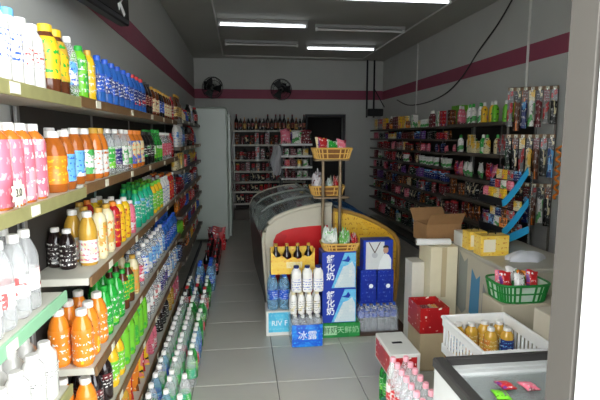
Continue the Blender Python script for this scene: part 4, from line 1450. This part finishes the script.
# hanging goods on the door end of the near right rack
HX0, HX1, HY = 2.51, 2.83, 4.235
HA = math.atan2(-.26, .32)
hg = empty('hanging_display', ((HX0 + HX1) / 2, HY, .02), HA)
HW = .42
for x in (-HW / 2 + .012, HW / 2 - .012):
    obj('upright', cbox(.02, .02, 2.04, .002), M_shelfdark, hg, (x, 0, -.02))
BARS = (2.0, 1.57, 1.12)
for z in BARS:
    bar = obj('hang_bar', cbox(HW, .02, .035, .003), M_lip, hg, (0, -.022, z))
    for q in range(7):
        obj('price_tag', cbox(.03, .003, .026, .0006), M_tagmat, bar, (-HW / 2 + .03 + q * .06, -.0118, .005))
tag(hg, 'end display with tan bars and price tags on the near right rack', 'display rack')
for r_, z in enumerate(BARS):
    for i in range(7):
        cl = (('grey', 'brown', 'navy', 'white', 'maroon', 'grey', 'black'), ('forest', 'black', 'grey', 'cream', 'brown', 'black', 'sky'), ('maroon', 'red', 'maroon', 'navy', 'brown', 'white', 'black'))[r_][i]
        hgt = random.uniform(.30, .38)
        lx = -HW / 2 + .03 + i * .06
        x = hg.location.x + lx * math.cos(HA) + .06 * math.sin(HA)
        ob = empty('hanging_packet', (x, HY + lx * math.sin(HA) - .06 * math.cos(HA), z + .02), HA)
        obj('backing_card', cbox(.05, .002, .10, .0006), PACK[('grey', 'black', 'brown', 'cream', 'black', 'maroon')[(i + r_) % 6]], ob, (0, 0, -.10))
        obj('package', pouch(.052, hgt - .10, .03, 0, seed=i), PACK[cl], ob, (0, 0, -hgt), smooth=60)
        obj('hook', tube([(0, .020, .018), (0, -.02, .014), (0, -.026, .022)], .003, 5), M_steel, ob)
        obj('hang_tab', tube([(0, 0, -.004), (0, 0, .014)], .003, 5), M_steel, ob)
        later(ob, f'{cl} hanging packet', f'on {("top", "middle", "bottom")[r_]} bar of rack-end display', 'packet', 'packets on the rack-end display', x, 'from the left')
coil = [(.02 * math.cos(a * .9), .02 * math.sin(a * .9), -.012 * a) for a in range(40)]
tag(obj('coiled_strap', tube(coil, .011, 6), plain('orange_strap', COL['orange'], .5), loc=(2.80, 4.00, 1.52), smooth=True), 'orange coiled strap hanging beside the door jamb', 'strap')

# ------------------------------------------------------------------ checkout counter and what stands on it
CX0, CX1, CY0, CY1, CZT = 1.635, 2.2, 2.75, 3.8, .78
ct = empty('checkout_counter', ((CX0 + CX1) / 2, (CY0 + CY1) / 2, 0))
M_ctr = plain('counter_laminate', srgb(190, 184, 164), .5, grain=.06)
obj('cabinet', cbox(CX1 - CX0 - .02, CY1 - CY0 - .02, CZT - .03, .004), M_ctr, ct)
obj('worktop', cbox(CX1 - CX0, CY1 - CY0, .03, .006), plain('worktop_laminate', srgb(176, 172, 156), .35, grain=.08), ct, (0, 0, CZT - .03))
for k, (y0, y1, z0, z1, mt) in enumerate(((.20, .31, .3, .72, 'blue_poster'), (.02, .17, .28, .74, 'grey_poster'), (-.17, -.03, .3, .66, 'blue_poster'), (-.32, -.2, .26, .6, 'grey_poster'))):
    m_ = plain('blue_poster', srgb(70, 140, 180), .5) if mt == 'blue_poster' else plain('grey_poster', srgb(140, 146, 140), .5)
    obj('poster', prism([(y0, z0 + .05), (y0 + .06, z0), (y1, z0 + .03), (y1 - .02, z1), (y0 + .05, z1 - .06), (y0, z1 - .02)], -(CX1 - CX0) / 2 + .008, -(CX1 - CX0) / 2 + .0095, 'x'), m_, ct)
tag(ct, 'pale checkout counter with blue and grey posters on its side', 'counter')
# cream cartons stacked at the far end of the counter
o, a_, b_ = block('carton', 430, 457, 254, 305, 3.42, .24, M_cream, 'tall cream carton at the aisle end of the checkout counter', 'carton', None, 0.0)
o.scale.z = .778 / b_
b_ = .778
top_c = b_
obj('tape', cbox(.04, .002, .36, .0005), plain('parcel_tape', srgb(196, 178, 140), .3), o, (0, -.121, .36))
o, a2, b2_ = block('carton', 424.5, 437, 262, 300, 3.52, .16, plain('carton_pale', srgb(214, 210, 196), .6), 'narrow pale carton left of the tall cream carton', 'carton', None, 0.0)
o.location.x = at_y(430, 270, 3.42)[0] - a2 / 2 - .002
# brown open carton leaning on the cream one
bcx = at_y(452, 235, 3.56)
bc = empty('open_carton', (bcx[0] - .07, 3.69, .783), .12)
cw_, cd_, chh = .30, .22, .14
obj('side_panel', cbox(cw_, .006, chh, .001), M_card, bc, (0, -cd_ / 2, 0))
obj('side_panel', cbox(cw_, .006, chh, .001), M_card, bc, (0, cd_ / 2, 0))
for s in (-1, 1):
    obj('end_panel', cbox(.006, cd_ - .008, chh, .001), M_card, bc, (s * (cw_ / 2 - .003), 0, 0))
obj('bottom_panel', cbox(cw_ - .014, cd_ - .01, .005, .001), M_card, bc)
obj('flap', cbox(cw_, .005, .10, .001), M_card, bc, (0, -cd_ / 2 - .003, chh), (.5, 0, 0))
obj('flap', cbox(cw_, .005, .12, .001), M_card, bc, (0, cd_ / 2 + .003, chh), (-.7, 0, 0))
tag(bc, 'brown open cardboard carton on top of the tall cream carton', 'carton')
# white roll lying on the pale carton
roll = empty('paper_roll', (1.45, 3.475, top_c + .002), -.12)
obj('sheet', join((cyl(.026, .26), Matrix.Translation((-.13, 0, .027)) @ Matrix.Rotation(PI / 2, 4, 'Y'))), M_whiteplastic, roll, smooth=40)
obj('core', join((cyl(.012, .264), Matrix.Translation((-.132, 0, .027)) @ Matrix.Rotation(PI / 2, 4, 'Y'))), M_card, roll, smooth=40)
tag(roll, 'white paper roll lying beside the brown open carton', 'paper roll')
# white carton and yellow cartons on the worktop
o, a_, b_ = block('carton', 448, 466, 236, 252, 3.3, .14, M_cartonwhite, 'small white carton at the far end of the counter top', 'carton', None, CZT + .0005)
o.location.x = CX0 + a_ / 2 + .004; o.location.y = 3.465
obj('label', cbox(a_ * .4, .002, b_ * .5, .0004), PACK['grey'], o, (a_ * .22, -.071, b_ * .2))
for k, (u0, u1, v0, v1, Y) in enumerate(((462, 480, 232, 255, 3.28), (476, 504, 236, 263, 3.1))):
    M_yb = printed('yellow_food_box', srgb(246, 206, 80), srgb(248, 216, 110), srgb(214, 140, 60), 21, 2, 2, .35, .66)
    o, a_, b_ = block('food_box', u0, u1, v0, v1, Y, .11, M_yb, ('yellow and white food box standing behind the larger one', 'larger yellow food box at the front of the counter')[k], 'carton', 'yellow food boxes', CZT + .0005)
    o.location.x = max(o.location.x, CX0 + a_ / 2 + .005)
    obj('printed_window', cbox(a_ * .42, .0016, b_ * .62, .0004), plain('pale_window', srgb(246, 236, 206), .5), o, (-a_ * .2, -.0558, b_ * .2))
    obj('carry_handle', tube([(-.03, 0, b_ - .002), (-.02, 0, b_ + .025), (.02, 0, b_ + .025), (.03, 0, b_ - .002)], .004, 6), M_black, o, smooth=True)
# crumpled white bag on the near corner of the worktop
wbp = (1.86, 3.0, .78)


def crumple(w, d_, h, seed):
    rnd = random.Random(seed)
    ph = [rnd.uniform(0, 6) for _ in range(6)]

    def fn(s, t):
        a = 2 * PI * s
        e = t * PI * .5
        rr = math.cos(e) * (1 + .12 * math.sin(5 * a + ph[0]) + .07 * math.sin(9 * a + ph[1] + 6 * t))
        return (w / 2 * rr * math.cos(a), d_ / 2 * rr * math.sin(a), h * math.sin(e) * (1 + .25 * math.sin(3 * a + ph[2]) * math.cos(e)))
    return grid(fn, 24, 7)


o = obj('plastic_bag', crumple(.26, .15, .06, 4), plain('white_film', srgb(214, 216, 220), .4), loc=(wbp[0] + .03, 2.98, CZT + .0005), smooth=50)
tag(o, 'crumpled white plastic bag on the counter beside yellow boxes', 'bag')

# blue tiered counter display: three sloping trays with cyan side cheeks
dk = empty('tiered_display', (1.93, 3.42, CZT + .0005))
Yn, Yf = -.0, .36
M_tray = plain('tray_black', srgb(30, 30, 34), .5)
tiers = [((503, 207), (529, 174)), ((503, 236), (529, 205)), ((503, 263), (529, 233))]
for k, ((ua, va), (ub, vb)) in enumerate(tiers):
    a3 = Vector(at_y(ua, va, 3.42)) - Vector((1.93, 3.42, CZT)); b3_ = Vector(at_y(ub, vb, 3.42)) - Vector((1.93, 3.42, CZT))
    a3.z = max(a3.z, .012)
    lo, hi = [], []
    for i in range(9):
        s = i / 8
        x = a3.x + (b3_.x - a3.x) * s
        z = a3.z + (b3_.z - a3.z) * (s ** 1.35)
        lo.append((x, z)); hi.append((x - .008, z + .05 + .012 * math.sin(PI * s)))
    poly = lo + hi[::-1]
    tray = obj('tray', prism([(x, z + .004) for x, z in lo] + [(x, z + .012) for x, z in lo[::-1]], Yn + .012, Yf), M_tray, dk)
    obj('side_cheek', prism(poly, Yn, Yn + .012), M_cyan, tray)
    obj('far_cheek', prism(poly, Yf, Yf + .012), M_tray, tray)
    obj('front_lip', cbox(.008, Yf - Yn - .014, .055, .002), M_tray, tray, (a3.x - .004, (Yf + Yn) / 2 + .006, a3.z + .004))
    # packets standing on the slope
    cols = (['yellow', 'cream', 'yellow', 'pink', 'white', 'red', 'navy', 'grey'], ['orange', 'white', 'sky', 'grey', 'brown', 'navy', 'cream', 'maroon'], ['navy', 'maroon', 'grey', 'brown', 'navy', 'maroon', 'grey', 'navy'])[k]
    n = 0
    for i in range(3):
        for j in range(4):
            s = .12 + i * .28
            x = a3.x + (b3_.x - a3.x) * s; z = a3.z + (b3_.z - a3.z) * (s ** 1.35) + .017
            o, ph = goods('carton', cols[(i * 3 + j) % 8], (1.93 + x, 3.42 + .05 + j * .083, CZT + z + .027 + (-.004 if k == 2 else 0)), random.uniform(-.04, .04), (.028, .07, .05 if k == 2 else .075))
            later(o, f'small {cols[(i * 3 + j) % 8]} packet', f'on {("top", "middle", "bottom")[k]} tray of blue counter display', 'packet', 'packets in the counter display', j + i * .1)
xb = at_y(530, 200, 3.42)[0] - 1.93 + .006
zt_ = at_y(530, 172, 3.42)[2] - CZT
for y in (Yn + .006, Yf + .006):
    obj('post', tube([(xb + .0, y, 0), (xb + .0, y, zt_)], .006, 8), M_steel, dk, smooth=True)
tag(dk, 'tiered counter display with three sloping trays and cyan sides', 'display rack')

# cartons beside the counter towards the door, green basket with packaged snacks on them
o = obj('carton', cbox(.38, .23, .66, .004), plain('carton_tan', srgb(186, 176, 152), .7), loc=(1.64, 2.585, 0))
tag(o, 'tan carton carrying the green snack basket beside the counter', 'carton')
gb = basket(None, .31, .24, .10, (1.60, 2.585, .6608), 'plastic_basket', plain('pale_plastic_mesh', srgb(196, 214, 196), .45), plain('green_plastic_mesh', srgb(30, 128, 52), .45), stakes=34)
tag(gb, 'green plastic basket of red and white snacks by the counter', 'basket')
pile(1.60, 2.59, .672, .23, .16, 6, ['red', 'white', 'red', 'pink', 'white', 'orange', 'red', 'white', 'cream'], 'in the green plastic basket', [(.085, .15, .05), (.085, .13, .05)], 'snacks in the green basket', 12)
o = obj('carton', cbox(.2, .16, .24, .004), plain('carton_beige', srgb(196, 188, 168), .6), loc=(1.575, 2.14, .50))
tag(o, 'beige carton with white label next to the door jamb', 'carton')
obj('label', cbox(.05, .0016, .08, .0004), M_letter, o, (.05, -.0808, .14))
o2 = obj('carton', cbox(.3, .2, .499, .004), M_card, loc=(1.62, 2.14, 0))
tag(o2, 'brown carton under the beige one by the jamb', 'carton')

# ------------------------------------------------------------------ white crate with gold bottles, on cartons
KX0, KX1, KY0, KY1, KB, KT = 1.09, 1.45, 1.99, 2.45, .42, .62
o = obj('carton', cbox(KX1 - KX0 - .01, .42, KB - .001, .004), M_card, loc=((KX0 + KX1) / 2 - .0, (KY0 + KY1) / 2, 0))
o.location.x += .005
tag(o, 'brown carton supporting the white bottle crate', 'carton')
kr = empty('plastic_crate', ((KX0 + KX1) / 2, (KY0 + KY1) / 2, KB))
kw, kd_, kh = KX1 - KX0, KY1 - KY0, KT - KB


def slat_wall(L, along):
    items = [(cbox(L, .008, .05, .002) if along == 'x' else cbox(.008, L, .05, .002), (0, 0, 0)),
             (cbox(L, .008, .05, .002) if along == 'x' else cbox(.008, L, .05, .002), (0, 0, kh - .05))]
    n = int(L / .034)
    for i in range(n):
        p = -L / 2 + (i + .5) * L / n
        items.append((cbox(.015, .007, kh - .08, .001), (p, 0, .04)) if along == 'x' else (cbox(.007, .015, kh - .08, .001), (0, p, .04)))
    return join(*items)


obj('side_wall', slat_wall(kw, 'x'), M_whiteplastic, kr, (0, kd_ / 2 - .004, 0))
obj('side_wall', slat_wall(kw, 'x'), M_whiteplastic, kr, (0, -kd_ / 2 + .004, 0))
obj('side_wall', slat_wall(kd_ - .018, 'y'), M_whiteplastic, kr, (kw / 2 - .004, 0, 0))
obj('side_wall', slat_wall(kd_ - .018, 'y'), M_whiteplastic, kr, (-kw / 2 + .004, 0, 0))
obj('bottom', cbox(kw - .01, kd_ - .01, .006, .001), M_whiteplastic, kr)
rimp = [(-kw / 2, -kd_ / 2, kh), (kw / 2, -kd_ / 2, kh), (kw / 2, kd_ / 2, kh), (-kw / 2, kd_ / 2, kh), (-kw / 2, -kd_ / 2, kh)]
obj('rim', join(*[(tube([rimp[i], rimp[i + 1]], .009, 8), None) for i in range(4)]), M_whiteplastic, kr)
tag(kr, 'white slotted plastic crate holding gold bottles', 'crate')
for i, (u, v, key) in enumerate(((468, 330, 'goldblue'), (476, 331, 'goldbottle'), (489, 330, 'goldbottle'), (495, 336, 'goldbottle'), (501, 331, 'goldbottle'), (508, 336, 'goldblue'))):
    pass
for i, (dx, dy, key) in enumerate(((-.115, .175, 'goldblue'), (-.04, .165, 'goldbottle'), (.04, .18, 'goldbottle'), (.03, .09, 'goldbottle'), (.12, .17, 'goldbottle'), (.115, .08, 'goldblue'))):
    o = bottle(key, (kr.location.x + dx, kr.location.y + dy, KB + .0065))
    later(o, product(key)[1], 'in the white crate', 'bottle', 'gold bottles in the white crate', dx, 'from the left')
PROD['lying'] = PROD['goldblue']
o = obj('instruction_card', cbox(.16, .1, .003, .0005), PACK['white'], loc=(kr.location.x - .04, kr.location.y - .0, KB + .007), rot=(0, 0, .4))
tag(o, 'white printed card lying inside the white crate', 'card')

# ------------------------------------------------------------------ red cartons and shrink-wrapped drinks by the counter
def open_box(name, w, d_, h, loc, mat, inner, label, rz=0.0):
    b = empty(name, loc, rz)
    obj('side_panel', cbox(w, .006, h, .001), mat, b, (0, -d_ / 2 + .003, 0))
    obj('side_panel', cbox(w, .006, h, .001), mat, b, (0, d_ / 2 - .003, 0))
    obj('end_panel', cbox(.006, d_ - .013, h, .001), mat, b, (-w / 2 + .003, 0, 0))
    obj('end_panel', cbox(.006, d_ - .013, h, .001), mat, b, (w / 2 - .003, 0, 0))
    obj('bottom_panel', cbox(w - .013, d_ - .013, .005, .001), inner, b)
    tag(b, label, 'carton')
    return b


M_redbox = printed('red_carton', srgb(190, 34, 36), srgb(176, 28, 34), srgb(236, 226, 214), 31, 2.0, 1.2, .4, .70)
rb1 = at_y(417, 320, 2.95); rb2 = at_y(446, 320, 2.95)
w_ = .24
o = obj('carton', cbox(.20, .24, .27, .004), plain('carton_buff', srgb(196, 176, 140), .7), loc=(1.295, 3.15, 0))
tag(o, 'buff carton under the open red carton in the aisle', 'carton')
open_box('red_carton', .205, .24, .18, (1.295, 3.15, .2705), M_redbox, M_cream, 'open red carton with white lettering behind the white crate')
for i in range(6):
    o, ph = goods('carton', ('red', 'maroon', 'cream')[i % 3], (1.235 + (i % 3) * .06, 3.09 + (i // 3) * .11, .2765), 0, (.055, .10, .12))
    later(o, f'small {("red", "maroon", "cream")[i % 3]} box', 'inside the open red carton', 'carton', 'boxes in the red carton', i)
# near stack: pack of green bottles on the floor, red and white carton on top
gx = .96
PROD['greenpack'] = ('soda_bottle', 'green soda bottle', 'pet', .26, .034, 'cleargreen', 'green', (.3, .6, 'green', 'lime', 'white'), 0)
for i in range(2):
    for j in range(4):
        o = bottle('greenpack', (.855 + i * .071, 2.50 + j * .071, 0))
        later(o, 'green soda bottle', 'under the red-white carton', 'bottle', 'green bottles on the floor by the counter', j * 2 + i)
rc = obj('red_white_carton', cbox(.17, .31, .15, .004), M_cartonwhite, loc=(.89, 2.61, .2605))
tag(rc, 'white carton with red sides stacked on green soda bottles', 'carton')
obj('red_side', cbox(.002, .27, .115, .0005), M_redbox, rc, (-.086, 0, .015))
obj('red_side', cbox(.13, .002, .115, .0005), M_redbox, rc, (0, -.156, .015))
obj('carry_slot', prism([(-.03, -.012), (.03, -.012), (.03, .012), (-.03, .012)], .1504, .1512, 'z'), M_black, rc)
# clear bottles with pink caps in a printed wrap, standing on a carton in front
PROD['pinkcap'] = ('water_bottle', 'clear bottle with pink cap', 'pet', .25, .031, 'clear', 'rose', (.12, .48, 'red', 'white', 'white'), 0)
PROD['bluecapw'] = ('water_bottle', 'pink-capped bottle with blue label', 'pet', .25, .031, 'clear', 'rose', (.12, .48, 'blue', 'white', 'white'), 0)
o = obj('carton', cbox(.14, .52, .26, .004), plain('carton_teal', srgb(60, 110, 100), .6), loc=(.775, 2.04, 0))
tag(o, 'dull green carton under the pink-capped bottles beside the glass freezer', 'carton')
for i in range(2):
    for j in range(7):
        key = 'pinkcap' if j > 3 or (i + j) % 3 else 'bluecapw'
        o = bottle(key, (.742 + i * .066, 1.83 + j * .066, .2605))
        later(o, product(key)[1], ('in outer' if i == 0 else 'in inner') + ' row beside glass freezer', 'bottle', 'pink-capped bottles by the glass freezer', j)

# ------------------------------------------------------------------ glass-topped chest freezer in the near right corner
GX0, GX1, GY0, GY1, GZ = .73, 1.40, 1.13, 1.72, .75
gf = empty('chest_freezer', ((GX0 + GX1) / 2, (GY0 + GY1) / 2, 0))
gw_, gd_ = GX1 - GX0, GY1 - GY0
M_fz = plain('freezer_white', srgb(206, 208, 204), .4)
for s in (-1, 1):
    obj('side_wall', cbox(.045, gd_ - .01, GZ - .06, .004), M_fz, gf, (s * (gw_ / 2 - .03), 0, .03))
    obj('end_wall', cbox(gw_ - .106, .045, GZ - .06, .004), M_fz, gf, (0, s * (gd_ / 2 - .03), .03))
obj('floor_panel', cbox(gw_ - .11, gd_ - .11, .4, .004), M_fz, gf, (0, 0, .05))
obj('base_plinth', cbox(gw_ - .08, gd_ - .08, .03, .003), M_black, gf)
M_rim = plain('rim_charcoal', srgb(58, 56, 54), .4)
for s in (-1, 1):
    obj('rim', cbox(.05, gd_, .04, .006), M_rim, gf, (s * (gw_ / 2 - .025), 0, GZ - .04))
obj('rim', cbox(gw_ - .102, .022, .04, .004), M_rim, gf, (0, gd_ / 2 - .011, GZ - .04))
obj('rim', cbox(gw_ - .102, .05, .04, .006), M_rim, gf, (0, -gd_ / 2 + .025, GZ - .04))
lid = obj('glass_lid', cbox(gw_ - .104, gd_ - .16, .006, .001), clear('chest_glass', (.72, .76, .74), .12, .04), gf, (0, -.04, GZ - .028))
obj('lid_rail', cbox(gw_ - .106, .03, .02, .003), M_fz, lid, (0, (gd_ - .16) / 2 + .012, -.004))
obj('lid_rail', cbox(gw_ - .106, .025, .018, .003), M_grey, lid, (0, -.02, .0065))
tag(gf, 'glass-topped chest freezer with charcoal rim in the near right corner', 'freezer')
for i, (u, v, cl) in enumerate(((506, 388, 'red'), (529, 389, 'pink'), (500, 398, 'lime'))):
    d_ = ray(u, v); t_ = (GZ - .01 - EYE) / d_[2]
    o, ph = goods('pouch', cl, (t_ * d_[0], t_ * d_[1] - .03, GZ - .0115), 0, (.05, .06, .02))
    o.rotation_euler = (-PI / 2 + .02, 0, random.uniform(-.2, .2))
    o.location.z += .012
    tag(o, f'small {cl} sweet packet lying on the glass freezer lid', 'snack', 'sweets on the freezer lid')

finish_labels()
